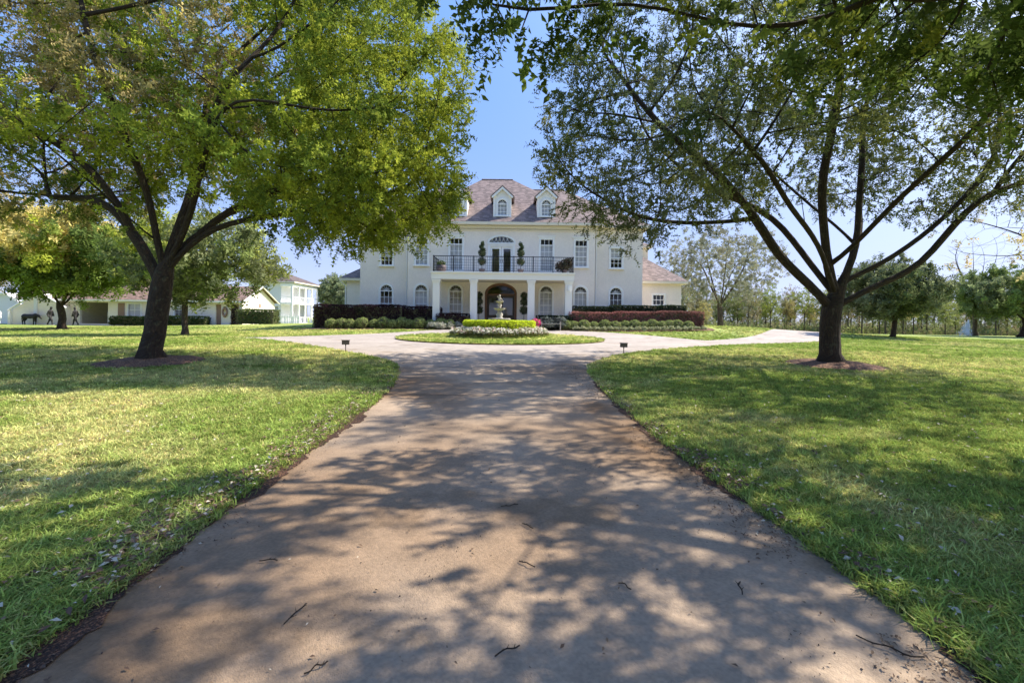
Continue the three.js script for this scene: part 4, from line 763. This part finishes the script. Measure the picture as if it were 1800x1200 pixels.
// ---------------------------------------------------------------- island: lime hedge ring, flower ring, fountain, stake
{
  const ix = -0.62, id = 22.4, mound = (x, d) => ground(x, d) + isleLift(x, d), y0 = ground(ix, id) + 0.29;
  const t = thing('clipped_hedge', 'round lime-green clipped hedge encircling the stone fountain', 'hedge', [ix, y0 - 0.06, -id]), R = rng(90), pts = [], ro = 1.72, ri = 1.1, h = 0.6;
  part('branches', lathe([[ri + 0.05, 0], [ro - 0.05, 0], [ro - 0.05, h - 0.06], [ri + 0.05, h - 0.06], [ri + 0.05, 0]], 48), twigCore, t);
  for (let i = 0; i < 7000; i++) { const a = R() * 6.283, c = Math.cos(a), s = Math.sin(a), q = R(); if (q < 0.42) { const r = lerp(ri, ro, R()); pts.push([V(c * r, h - 0.05 + 0.04 * R(), s * r), V(0, 1, 0)]); } else if (q < 0.88) pts.push([V(c * (ro - 0.05 * R()), R() * h, s * (ro - 0.05 * R())), V(c, 0.1, s)]); else pts.push([V(c * ri, R() * h, s * ri), V(-c, 0.1, -s)]); }
  leafShell('foliage', pts, palette([[0.4, 0.48, 0.03], [0.52, 0.58, 0.05], [0.32, 0.42, 0.03]], 2, 3), t, 0.9, 91);
  const fl = thing('flower_ring', 'ring of white and pale pink flowers around the lime hedge', 'flowers', [ix, y0, -id]), mats = [], cols = [];
  for (let i = 0; i < 5200; i++) { const a = R() * 6.283, r = lerp(1.78, 2.35, R()) + 0.14 * fbm(Math.cos(a) * 4 + 9, Math.sin(a) * 4 + 9, 2), x = Math.cos(a) * r, z = Math.sin(a) * r, hh = 0.26 * Math.sqrt(R()) * (0.6 + 0.7 * vnoise(a * 9, r * 5)); mats.push(pose(V(x, mound(ix + x, id - z) - y0 + hh, z), V(R() - 0.5, 1, R() - 0.5).normalize(), R() * 6, 0.8 + 0.6 * R())); const c = hh > 0.12 && R() < 0.6 ? tone([[6, 0.7, 0.68, 0.6], [1, 0.7, 0.45, 0.45]], R) : tone([[3, 0.16, 0.19, 0.08], [1, 0.22, 0.16, 0.1]], R); cols.push(rgb(c[1], c[2], c[3])); }
  instanced('blooms', LEAFLET, M.leaf, mats, cols, fl);
  const f = thing('fountain', 'tiered stone garden fountain with figure inside the lime hedge', 'fountain', [ix, y0 - 0.05, -id]);
  part('pedestal', lathe([[0, 0], [0.42, 0], [0.42, 0.12], [0.24, 0.2], [0.2, 0.45], [0.3, 0.58], [0, 0.58]], 28), M.stone, f);
  const basin = part('basin', lathe([[0, 0.56], [0.3, 0.56], [0.52, 0.66], [0.56, 0.74], [0.52, 0.76], [0.48, 0.7], [0, 0.66]], 36), M.stone, f);
  part('water', new THREE.CircleGeometry(0.48, 28).rotateX(-Math.PI / 2).translate(0, 0.715, 0), new THREE.MeshPhysicalMaterial({ color: rgb(0.1, 0.14, 0.14), roughness: 0.05 }), basin);
  part('lower_stem', lathe([[0, 0.66], [0.2, 0.66], [0.22, 0.74], [0.13, 0.84], [0.18, 0.95], [0.11, 1.06], [0.13, 1.14], [0, 1.14]], 18), M.stone, f);
  part('middle_bowl', lathe([[0, 1.12], [0.1, 1.12], [0.26, 1.2], [0.29, 1.26], [0.25, 1.25], [0.08, 1.2], [0, 1.2]], 24), M.stone, f);
  part('upper_stem', lathe([[0, 1.2], [0.1, 1.2], [0.07, 1.3], [0.12, 1.4], [0.07, 1.5], [0, 1.52]], 16), M.stone, f);
  part('upper_bowl', lathe([[0, 1.5], [0.07, 1.5], [0.18, 1.56], [0.21, 1.61], [0.17, 1.6], [0, 1.57]], 20), M.stone, f);
  part('figure', sdfBody([[[0, 1.56, 0], [0, 1.68, 0], 0.06, 0.05], [[0, 1.68, 0], [0, 1.78, 0], 0.05, 0.035], [[0, 1.85, 0.01], [0, 1.87, 0.01], 0.05, 0.05], [[0.04, 1.75, 0], [0.13, 1.66, 0.05], 0.025, 0.02], [[-0.04, 1.75, 0], [-0.11, 1.83, 0.04], 0.025, 0.02]], 0.02, 34), M.stone, f);
  const st = thing('sprinkler_stake', 'thin black sprinkler stake in the island grass before the flower ring', 'sprinkler', [-0.8, ground(-0.8, 18.6) + 0.06, -18.6]);
  part('riser', bar(V(0, -0.02, 0), V(0, 0.2, 0), 0.012), M.iron, st); part('nozzle', cyl(0.025, 0.018, 0.05, 0, 0.21, 0), M.iron, st);
}
function sdfBody(bones, blend, res = 48) { // one continuous skin round tapered bones [[a],[b],ra,rb]
  const lo = V(1e9, 1e9, 1e9), hi = V(-1e9, -1e9, -1e9);
  for (const [a, b, ra, rb] of bones) for (const [q, r] of [[a, ra], [b, rb]]) { const p = V(...q); lo.min(p.clone().subScalar(r + blend)); hi.max(p.clone().addScalar(r + blend)); }
  const c = lo.clone().add(hi).multiplyScalar(0.5), half = Math.max(hi.x - lo.x, hi.y - lo.y, hi.z - lo.z) / 2 * 1.12;
  const mc = new MarchingCubes(res, M.stone, false, false, 60000); mc.isolation = 0;
  const p = V(0, 0, 0), pa = V(0, 0, 0), ba = V(0, 0, 0);
  for (let z = 0; z < res; z++) for (let y = 0; y < res; y++) for (let x = 0; x < res; x++) {
    p.set(((x - res / 2) / (res / 2)) * half + c.x, ((y - res / 2) / (res / 2)) * half + c.y, ((z - res / 2) / (res / 2)) * half + c.z);
    let d = 1e9;
    for (const [a, b, ra, rb] of bones) { pa.set(p.x - a[0], p.y - a[1], p.z - a[2]); ba.set(b[0] - a[0], b[1] - a[1], b[2] - a[2]); const t = clamp(pa.dot(ba) / (ba.lengthSq() || 1), 0, 1), e = pa.addScaledVector(ba, -t).length() - lerp(ra, rb, t), h = Math.max(blend - Math.abs(d - e), 0) / blend; d = Math.min(d, e) - h * h * blend * 0.25; }
    mc.field[x + y * res + z * res * res] = -d;
  }
  mc.update();
  const g = new THREE.BufferGeometry();
  g.setAttribute('position', new THREE.BufferAttribute(mc.positionArray.slice(0, mc.count * 3).map((v, i) => v * half + [c.x, c.y, c.z][i % 3]), 3));
  g.setAttribute('normal', new THREE.BufferAttribute(mc.normalArray.slice(0, mc.count * 3), 3));
  return g;
}

// landscape lights on stakes at both sides of the drive mouth
for (const [x, d, label] of [[-5.22, 14.3, 'small brown landscape light on a stake, left of the drive mouth'], [3.6, 14.6, 'small brown landscape light on a stake, right of the drive mouth']]) {
  const t = thing('landscape_light', label, 'light', [x, ground(x, d), -d], x < 0 ? 0.25 : -0.1, 'landscape lights at the drive mouth'), brown = std(rgb(0.13, 0.10, 0.08), 0.6);
  part('stake', bar(V(0, -0.05, 0), V(0, 0.25, 0), 0.014), brown, t);
  part('housing', [box(0.22, 0.12, 0.13, 0, 0.31, 0), box(0.25, 0.02, 0.17, 0, 0.381, 0)], brown, t);
  part('bracket', [box(0.03, 0.06, 0.05, 0, 0.235, 0)], brown, t);
  part('lens', box(0.17, 0.08, 0.006, 0, 0.31, -0.069), std(rgb(0.3, 0.3, 0.28), 0.2), t);
}

// ---------------------------------------------------------------- buildings on the left
{
  const b = thing('long_low_house', 'long low white building with dark carport and brown roof on the left', 'building', [-27.3, 0.42, -46]); // local x runs left, so negative
  const W = 22.2, H = 2.45;
  wallWith('front_wall', -W, 0, -0.3, H, 0, 0.25, [[-15.0, 0, 2.85, 2.15], [-10.9, 0.75, 1.35, 1.35], [-6.4, 0.75, 0.95, 1.4], [-2.4, 0, 0.55, 2.1]].map((h) => h), b, M.stucco);
  part('gable_wall', metreUv(new THREE.ExtrudeGeometry(new THREE.Shape([[0, -0.3], [6, -0.3], [6, H], [3, 4.05], [0, H]].map((q) => new THREE.Vector2(...q))), { depth: 0.25, bevelEnabled: false }).rotateY(Math.PI / 2).translate(-0.252, 0, -0.255 + 0.0)), M.stucco, b);
  part('rear_wall', span(-W, -0.26, -0.3, H, -6.2, -5.95), M.stucco, b);
  part('end_wall', span(-W, -W + 0.25, -0.3, H, -5.94, -0.26), M.stucco, b);
  part('carport_back', span(-17.2, -12.7, -0.1, H, -4.6, -4.5), M.stone, b);
  part('stored_box', span(-15.6, -14.0, -0.1, 1.2, -3.4, -2.2), M.blueGrey, b);
  part('carport_side', [span(-17.3, -17.2, -0.1, H, -4.5, -0.26), span(-12.7, -12.6, -0.1, H, -4.5, -0.26)], M.stucco, b);
  part('ceiling', span(-W + 0.3, -0.3, H - 0.05, H, -5.9, -0.3), M.cream, b);
  const rp = [[-W - 0.4, H, 0.5], [0.4, H, 0.5], [0.4, 4.15, -3.1], [-W - 0.4, 4.15, -3.1], [0.4, H, -6.7], [-W - 0.4, H, -6.7]], tri = [[0, 1, 2], [0, 2, 3], [3, 2, 4], [3, 4, 5]];
  const rg = new THREE.BufferGeometry(); rg.setAttribute('position', new THREE.Float32BufferAttribute(tri.flat().flatMap((i) => rp[i]), 3)); rg.computeVertexNormals(); metreUv(rg);
  const roof = part('roof', rg, std(rgb(0.8, 0.7, 0.66), 0.9, { map: M.roof.map }), b);
  part('fascia', [span(-W - 0.4, 0.4, H - 0.18, H - 0.01, 0.42, 0.5), bar(V(0.36, H - 0.06, 0.46), V(0.36, 4.09, -3.1), 0.09, 0.09, 4), bar(V(0.36, H - 0.06, -6.6), V(0.36, 4.09, -3.1), 0.09, 0.09, 4)], M.trim, roof);
  windowUnit(b, -10.9, 0.75, 0, 1.35, 1.35, { rows: 2, cols: 2, blind: 0.97 });
  windowUnit(b, -6.4, 0.75, 0, 0.95, 1.4, { rows: 3, cols: 2, blind: 0.5 });
  part('door', span(-2.66, -2.14, 0, 2.08, -0.2, -0.12), M.brick, b);
  part('brown_panel', span(-12.55, -11.9, 0.1, 2.1, 0.003, 0.05), M.brick, b);
  part('wall_vent', box(0.03, 0.4, 0.3, 0.02, 2.1, -3.2), M.brick, b);
  const w = single('oval_wreath', new THREE.TorusGeometry(0.26, 0.1, 8, 20).scale(0.8, 1.5, 1), M.brick, 'dark oval wreath hanging on the white wall beside the brown door', 'wreath'); w.position.set(-29.0, 1.75, -45.88);
  const art = thing('wall_trellis', 'dark brown lattice panel with climbing plant at the building corner', 'trellis', [-28.0, 0.42, -45.93]);
  part('panel_frame', [span(-0.36, -0.3, 0, 2.1, -0.04, 0.04), span(0.3, 0.36, 0, 2.1, -0.04, 0.04), span(-0.3, 0.3, 2.02, 2.1, -0.04, 0.04)], M.brick, art);
  for (let i = 0; i < 6; i++) part('lattice_bar', bar(V(-0.3, 0.1 + i * 0.32, 0), V(0.3, 0.42 + i * 0.32, 0), 0.025), M.brick, art);
  leafShell('climber', Array.from({ length: 260 }, (_, i) => { const R = rng(i + 1); return [V((R() - 0.5) * 0.6, R() * 2, 0.03), V(0, 0.3, 1)]; }), () => [0.07, 0.05, 0.035], art, 1.5, 4);
  // cross gable with the horse statue before it
  const c = thing('gabled_stable', 'white gable-fronted stable wall behind the dark horse statue', 'building', [-47.2, 0.3, -45.4]);
  part('front_wall', metreUv(new THREE.ExtrudeGeometry(new THREE.Shape([[-2.7, -0.3], [2.6, -0.3], [2.6, 1.75], [0.1, 3.1], [-2.7, 1.45]].map((q) => new THREE.Vector2(...q))), { depth: 4, bevelEnabled: false }).translate(0, 0, -4)), M.stucco, c);
  part('roof_slope', [bar(V(-2.95, 1.36, 0.2), V(0.1, 3.2, 0.2), 0.1, 0.1, 4), bar(V(2.85, 1.66, 0.2), V(0.1, 3.2, 0.2), 0.1, 0.1, 4)], M.trim, c);
  part('pilaster', span(-0.45, -0.15, -0.2, 2.85, 0.002, 0.12), M.blueGrey, c);
  part('corner_post', span(-2.95, -2.72, -0.2, 1.4, 0.0, 0.2), M.trim, c);
  const s = thing('shed', 'plain pale grey-white shed wall at the left edge', 'building', [-54.6, 0.25, -48]);
  part('front_wall', metreUv(new THREE.ExtrudeGeometry(new THREE.Shape([[-6, -0.3], [3.0, -0.3], [3.0, 1.9], [1.2, 3.1], [-6, 3.1]].map((q) => new THREE.Vector2(...q))), { depth: 5, bevelEnabled: false }).translate(0, 0, -5)), M.blueGrey, s);
  part('roof', [bar(V(3.2, 1.8, 0.1), V(1.2, 3.18, 0.1), 0.1, 0.1, 4), span(-6.2, 1.2, 3.11, 3.25, -5.2, 0.3)], M.trim, s);
  // white house with galleries
  const h = thing('gallery_house', 'white two-storey house with columned galleries far left behind the hedge', 'house', [-36.6, 0.3, -70]);
  wallWith('front_wall', -4, 1.0, -0.3, 6.2, 0, 0.25, [[-1.9, 3.7, 1.9, 1.7], [-0.4, 0.6, 2.2, 2.1]], h, M.blueGrey);
  part('side_wall', [metreUv(span(-4, -3.75, -0.3, 6.2, -9, -0.252)), metreUv(span(0.75, 1.0, -0.3, 6.2, -9, -0.252))], M.blueGrey, h);
  part('rear_wall', span(-3.748, 0.748, -0.3, 6.2, -9, -8.75), M.blueGrey, h);
  part('upper_floor', span(-3.74, 0.74, 3.0, 3.2, -8.7, -0.26), M.drape, h);
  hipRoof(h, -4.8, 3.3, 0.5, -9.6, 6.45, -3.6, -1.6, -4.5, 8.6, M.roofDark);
  part('gallery_floor', [span(1.002, 2.9, 3.0, 3.25, -9, 0.3), span(1.002, 2.9, -0.3, 0.1, -9, 0.3)], M.white, h);
  part('entablature', span(1.003, 2.9, 5.75, 6.2, -9, 0.3), M.white, h);
  for (const z of [0.15, -2.1, -4.4, -6.7, -8.9]) part('column', span(2.62, 2.86, 0.1, 5.75, z - 0.12, z + 0.12), M.white, h);
  for (const y of [0.1, 3.25]) for (let i = 0; i < 12; i++) part('baluster', box(0.05, 0.85, 0.05), M.white, h).position.set(2.75, y + 0.42, -0.4 - i * 0.7);
  part('handrail', [span(2.7, 2.8, 4.08, 4.16, -8.9, 0.2), span(2.7, 2.8, 0.93, 1.01, -8.9, 0.2), span(1.1, 2.8, 4.08, 4.16, 0.18, 0.26)], M.white, h);
  for (const [x, y, w, hh] of [[-1.9, 3.7, 1.9, 1.7], [-0.4, 0.6, 2.2, 2.1]]) windowUnit(h, x, y, 0, w, hh, { rows: 2, cols: 4, blind: 0.35 });
  const fence = thing('picket_fence', 'short white picket fence before the gallery house', 'fence', [-34.4, ground(-34, 66), -66]);
  for (let i = 0; i < 16; i++) part('picket', box(0.16, 1.1, 0.04), M.white, fence).position.set(i * 0.23, 0.6, 0);
  part('rail', [span(-0.1, 3.6, 0.25, 0.33, -0.06, -0.021), span(-0.1, 3.6, 0.85, 0.93, -0.06, -0.021)], M.white, fence);
}
hedge('block of clipped green hedge at the lit gable of the low building', null, [[-26.9, 45.2], [-23.6, 45.2]], 1.3, 1.35, palette([[0.07, 0.1, 0.04], [0.13, 0.15, 0.06]], 5, 1), 31, 1.6, 90);
hedge('long low dark hedge under the windows of the low building', null, [[-39.3, 44.9], [-34, 44.9], [-30.2, 44.9]], 0.9, 0.78, palette([[0.02, 0.035, 0.015], [0.04, 0.06, 0.025]], 5, 1), 32, 1.6, 90);

// statues
{
  const walker = (label, x, d, turn) => {
    const g = thing('statue', label, 'statue', [x, ground(x, d), -d], turn, 'dark statues before the white wall');
    part('figure', sdfBody([[[0, 0.92, 0], [0.02, 1.36, 0], 0.13, 0.17], [[0.03, 1.45, 0], [0.05, 1.55, 0], 0.06, 0.06], [[0.08, 1.66, 0], [0.09, 1.74, 0], 0.1, 0.09], [[0, 0.92, 0.07], [0.22, 0.5, 0.07], 0.11, 0.075], [[0.22, 0.5, 0.07], [0.3, 0.06, 0.07], 0.07, 0.05], [[0.3, 0.05, 0.07], [0.44, 0.04, 0.07], 0.045, 0.03], [[0, 0.92, -0.07], [-0.12, 0.5, -0.07], 0.11, 0.075], [[-0.12, 0.5, -0.07], [-0.34, 0.12, -0.07], 0.07, 0.05], [[-0.34, 0.1, -0.07], [-0.24, 0.03, -0.07], 0.045, 0.03], [[0.02, 1.36, 0.19], [-0.06, 1.08, 0.22], 0.065, 0.055], [[-0.06, 1.08, 0.22], [0.02, 0.84, 0.22], 0.055, 0.045], [[0.02, 1.36, -0.19], [0.06, 1.1, -0.22], 0.065, 0.055], [[0.06, 1.1, -0.22], [0.16, 0.9, -0.2], 0.055, 0.045]], 0.07, 56), M.bronze, g);
    part('plinth', span(-0.45, 0.55, -0.05, 0.03, -0.3, 0.3), M.stone, g);
  };
  walker('dark striding figure statue left of the yellow-green tree trunk', -45.5, 44.8, 0);
  walker('dark striding figure statue between the tree trunk and the carport', -43.2, 45.0, Math.PI);
  const horseBones = (graze) => [[[-0.5, 0.86, 0], [0, 0.84, 0], 0.23, 0.21], [[0, 0.84, 0], [0.48, 0.88, 0], 0.21, 0.22], ...(graze ? [[[0.55, 0.98, 0], [0.88, 0.88, 0], 0.15, 0.1], [[0.88, 0.88, 0], [1.12, 0.62, 0], 0.1, 0.06]] : [[[0.55, 0.98, 0], [0.86, 1.35, 0], 0.15, 0.1], [[0.86, 1.38, 0], [1.12, 1.22, 0], 0.1, 0.06]]),
    ...[0.1, -0.1].flatMap((z) => [[[0.46, 0.76, z], [0.48, 0.42, z], 0.1, 0.055], [[0.48, 0.42, z], [0.46, 0.04, z], 0.055, 0.045], [[-0.55, 0.8, z], [-0.5, 0.56, z], 0.15, 0.08], [[-0.5, 0.56, z], [-0.64, 0.38, z], 0.075, 0.05], [[-0.64, 0.38, z], [-0.6, 0.04, z], 0.05, 0.045]]), [[-0.7, 0.95, 0], [-0.84, 0.5, 0], 0.06, 0.04], [[0.78, graze ? 1.0 : 1.48, 0.06], [0.76, graze ? 1.08 : 1.58, 0.07], 0.03, 0.015]];
  const h = thing('horse_statue', 'dark horse statue with lowered head before the gabled stable', 'statue', [-47.6, ground(-47.6, 44.9) + 0.0, -44.9]);
  part('horse', sdfBody(horseBones(true), 0.08, 56), M.bronze, h);
  const w = thing('horse_statue', 'white horse statue half cut off by the left edge', 'statue', [-51.1, ground(-51, 44.5), -44.5], Math.PI);
  part('horse', sdfBody(horseBones(false), 0.08, 56).scale(1.3, 1.3, 1.3), M.white, w);
  part('tail', bar(V(-0.95, 1.25, 0), V(-1.1, 0.6, 0), 0.06, 0.03), M.blueGrey, w);
}
// water jet over the lawn on the right
{
  const x = 48.2, d = 48, R = rng(808), t = thing('water_jet', 'white spray of water rising beside the leafless tree on right lawn', 'water spray', [x, ground(x, d), -d]), mats = [], cols = [];
  part('nozzle', cyl(0.05, 0.07, 0.12, 0, 0.06, 0), M.iron, t);
  for (let i = 0; i < 1900; i++) { const s = R() * R(), a = R() * 6.28, rad = (0.04 + 0.9 * s) * Math.sqrt(R()), y = 1.75 * (1 - s) * Math.pow(R(), 0.6); mats.push(new THREE.Matrix4().compose(V(Math.cos(a) * rad - 0.6 * s, Math.max(0.02, y), Math.sin(a) * rad), new THREE.Quaternion(), V(1, 1.6, 1).multiplyScalar(0.6 + R()))); }
  instanced('droplets', new THREE.IcosahedronGeometry(0.015, 0), std(rgb(0.85, 0.87, 0.9), 0.3), mats, null, t);
}

// ---------------------------------------------------------------- grass, fallen leaves, twigs
{
  const tuft = (seed, n, w, h) => {
    const R = rng(seed), A = { p: [], c: [] };
    for (let i = 0; i < n; i++) {
      const a = R() * 6.28, o = V((R() - 0.5) * 0.09, 0, (R() - 0.5) * 0.09), lean = V(Math.cos(a), 0, Math.sin(a)), side = V(-lean.z, 0, lean.x).multiplyScalar(w * (0.7 + 0.6 * R())), hh = h * (0.5 + 0.7 * R()), bend = 0.35 + 0.9 * R();
      const m = o.clone().addScaledVector(lean, hh * bend * 0.3).add(V(0, hh * 0.6, 0)), t = o.clone().addScaledVector(lean, hh * bend).add(V(0, hh * (1 - 0.25 * bend), 0));
      const b0 = o.clone().sub(side), b1 = o.clone().add(side), m0 = m.clone().addScaledVector(side, -0.8), m1 = m.clone().addScaledVector(side, 0.8), dry = R() < 0.28 ? [1.75, 1.35, 1.7] : [1, 1, 1], k = 0.75 + 0.5 * R();
      for (const f of [[b0, b1, m1], [b0, m1, m0], [m0, m1, t]]) for (const v of f) { A.p.push(v.x, v.y, v.z); A.c.push(dry[0] * k, dry[1] * k, dry[2] * k); }
    }
    return finish(A);
  };
  const near = [tuft(1, 14, 0.0036, 0.062), tuft(2, 13, 0.004, 0.056), tuft(3, 12, 0.0034, 0.078)], far = [tuft(4, 14, 0.005, 0.055), tuft(5, 14, 0.005, 0.055)];
  const R = rng(1234), nearM = [[], [], []], nearC = [[], [], []], farM = [[], []], farC = [[], []];
  const treeRing = (x, d) => Math.hypot(x + 9.11, d - 11.5) < 1.12 || Math.hypot(x - 8.93, d - 12.6) < 1.12;
  const bare = (x, d) => treeRing(x, d) || onDrive(x, d) || inPolygon(x, d, bedLeft) || inPolygon(x, d, bedRight);
  const place = (x, d, s, M_, C_) => {
    const isl = inIsle(x, d), y = ground(x, d) + (isl ? isleLift(x, d) : 0) - 0.004, a = fbm(x * 0.16 + 40, d * 0.16 + 80, 4), b = fbm(x * 1.1 + 10, d * 1.1 + 60, 3), dry = clamp(ss(0.4, 0.72, a * 0.5 + b * 0.5) + 0.9 * (R() - 0.5) * R(), 0, 1), k = 0.55 + 0.75 * R() + 0.3 * (vnoise(x * 14, d * 14) - 0.5);
    M_.push(new THREE.Matrix4().compose(V(x, y, -d), new THREE.Quaternion().setFromEuler(new THREE.Euler((R() - 0.5) * 0.3, R() * 6.28, (R() - 0.5) * 0.3)), V(s, s * (0.75 + 0.5 * R()), s)));
    const c = mix3([0.27, 0.37, 0.08], [0.57, 0.57, 0.22], dry); C_.push(rgb(c[0] * k, c[1] * k, c[2] * k));
  };
  for (let i = 0; i < 135000; i++) { // denser towards the camera
    const d = 1.0 * Math.pow(10, R()), x = (R() * 2 - 1) * (1.3 * d + 1.2);
    if (d > 3 && Math.abs(x) > 1.25 * d + 0.8) continue;
    if (bare(x, d)) continue;
    const edge = Math.min(Math.abs(x + 0.05 * d - 1.88), Math.abs(x + 0.05 * d + 1.93)); if (d < 9 && edge < 0.12 && R() < 0.5) continue;
    const q = Math.floor(R() * 3); place(x, d, 0.85 + 0.5 * R(), nearM[q], nearC[q]);
  }
  for (let i = 0; i < 105000; i++) {
    const d = 7 * Math.pow(5.2, R()), x = (R() * 2 - 1) * (1.22 * d + 1);
    if (bare(x, d) || (d > 29 && x > -14.5 && x < 14)) continue;
    const rr = Math.hypot(x + 0.62, d - 22.4); if (rr < 2.3) continue;
    const q = Math.floor(R() * 2); place(x, d, 1.1 + 0.5 * R(), farM[q], farC[q]);
  }
  nearM.forEach((m, i) => tag(instanced(numbered('grass'), near[i], M.blade, m, nearC[i], scene), 'mown grass blades of the foreground lawns beside the driveway', 'grass', 'lawn grass'));
  farM.forEach((m, i) => tag(instanced(numbered('grass'), far[i], M.blade, m, farC[i], scene), 'mown grass of the lawns farther back', 'grass', 'lawn grass farther back'));
  // dead leaves along the edges and scattered over slab and lawn
  const A = { p: [], c: [] }; leafInto(A, V(0, 0, -0.025), V(0, 0, 1), V(0, 1, 0), 0.05, 0.024, [1, 1, 1]); const leaf = finish(A), lm = [], lc = [];
  for (let i = 0; i < 20000; i++) {
    const d = 1.1 * Math.pow(11, R()); let x; const kind = R();
    if (kind < 0.6) { const s = R() < 0.62 ? 1 : -1, e = (s > 0 ? 1.9 : -1.93) - 0.05 * d, spread = (R() + R() + R() - 1.5) * 0.34; x = e + spread + s * 0.1; if (fbm(d * 1.4 + (s > 0 ? 0 : 50), x * 2, 3) < 0.42) continue; }
    else if (kind < 0.62) x = -0.05 * d + (R() * 2 - 1) * 1.9; else x = (R() * 2 - 1) * (1.25 * d + 1);
    const on = onDrive(x, d); if (kind >= 0.62 && on) continue;
    lm.push(new THREE.Matrix4().compose(V(x, ground(x, d) + (on ? 0.03 : 0.04 + 0.04 * R()), -d), new THREE.Quaternion().setFromEuler(new THREE.Euler((R() - 0.5) * 1.0, R() * 6.28, (R() - 0.5) * 1.0)), V(1, 1, 1).multiplyScalar(on ? 0.25 + 0.5 * R() * R() : 0.4 + 0.8 * R())));
    const c = tone([[4, 0.11, 0.065, 0.04], [3, 0.2, 0.13, 0.075], [on ? 0.3 : kind < 0.6 ? 1.2 : 6, 0.55, 0.48, 0.36]], R); lc.push(rgb(c[1], c[2], c[3]));
  }
  tag(instanced('fallen_leaves', leaf, M.deadLeaf, lm, lc, scene), 'dry brown leaves and litter along the driveway edges', 'fallen leaves');
  // crumbs of bark and acorn bits on the slab
  const bm = [], bc = [];
  for (let i = 0; i < 2600; i++) { const d = 1.4 * Math.pow(5, R()), x = -0.05 * d + (R() * 2 - 1) * 1.85; if (fbm(x * 1.7 + 20, d * 1.7, 3) < 0.5 + 0.2 * R()) continue; bm.push(new THREE.Matrix4().compose(V(x, ground(x, d) + 0.024, -d), new THREE.Quaternion().setFromEuler(new THREE.Euler(R() * 3, R() * 6, R() * 3)), V(1 + 2.2 * R() * R(), 0.7, 0.7).multiplyScalar(0.3 + R() * R()))); const k = 0.5 + R(); bc.push(rgb(0.07 * k, 0.05 * k, 0.04 * k)); }
  tag(instanced('driveway_debris', new THREE.IcosahedronGeometry(0.0045, 0), std(rgb(1, 1, 1), 0.9), bm, bc, scene), 'small dark crumbs of bark scattered on the concrete', 'debris');
  // twigs one can pick out
  const TW = [[-1.35, 2.55, 0.13, 0.15, 'thin curved twig lying on the left half of the driveway'], [-0.98, 2.1, 0.2, 1.2, 'bent dark twig on left part of driveway, near bottom'], [0.12, 3.02, 0.13, 2.4, 'short dark twig near the middle of the driveway'], [0.1, 2.55, 0.14, 2.5, 'stubby dark twig right of driveway centre'], [0.6, 2.35, 0.1, 2.3, 'small forked twig on the right of driveway'], [0.0, 1.88, 0.16, 0.5, 'dark twig at the bottom centre of driveway'], [1.62, 1.93, 0.3, 2.55, 'longest twig, at the right driveway edge near the bottom'], [1.2, 2.35, 0.16, 1.2, 'pale upright twig at the right driveway edge'], [0.0, 3.35, 0.18, 0.2, 'tangled dark twig cluster in the middle of the slab'], [-0.75, 1.78, 0.12, 0.6, 'tiny twig in the shade near the bottom left of driveway']];
  TW.forEach(([x, d, length, a, label], k) => {
    const len = length * 0.75;
    const t = thing('fallen_twig', label, 'twig', [x, ground(x, d) + 0.026, -d], a, 'twigs fallen on the driveway'), r = rng(900 + k), pts = [];
    for (let i = 0; i <= 4; i++) pts.push(V((i / 4 - 0.5) * len, 0.004 + 0.012 * Math.sin((i / 4) * 3.1) * r(), (r() - 0.5) * len * 0.22));
    part('stem', new THREE.TubeGeometry(new THREE.CatmullRomCurve3(pts), 12, 0.003, 5), M.bark, t);
    for (let i = 1; i < 4; i++) part('side_shoot', bar(pts[i], pts[i].clone().add(V(len * 0.12, 0.006, (r() - 0.5) * len * 0.35)), 0.002, 0.001, 4), M.bark, t);
  });
}
renderer.render(scene, camera);
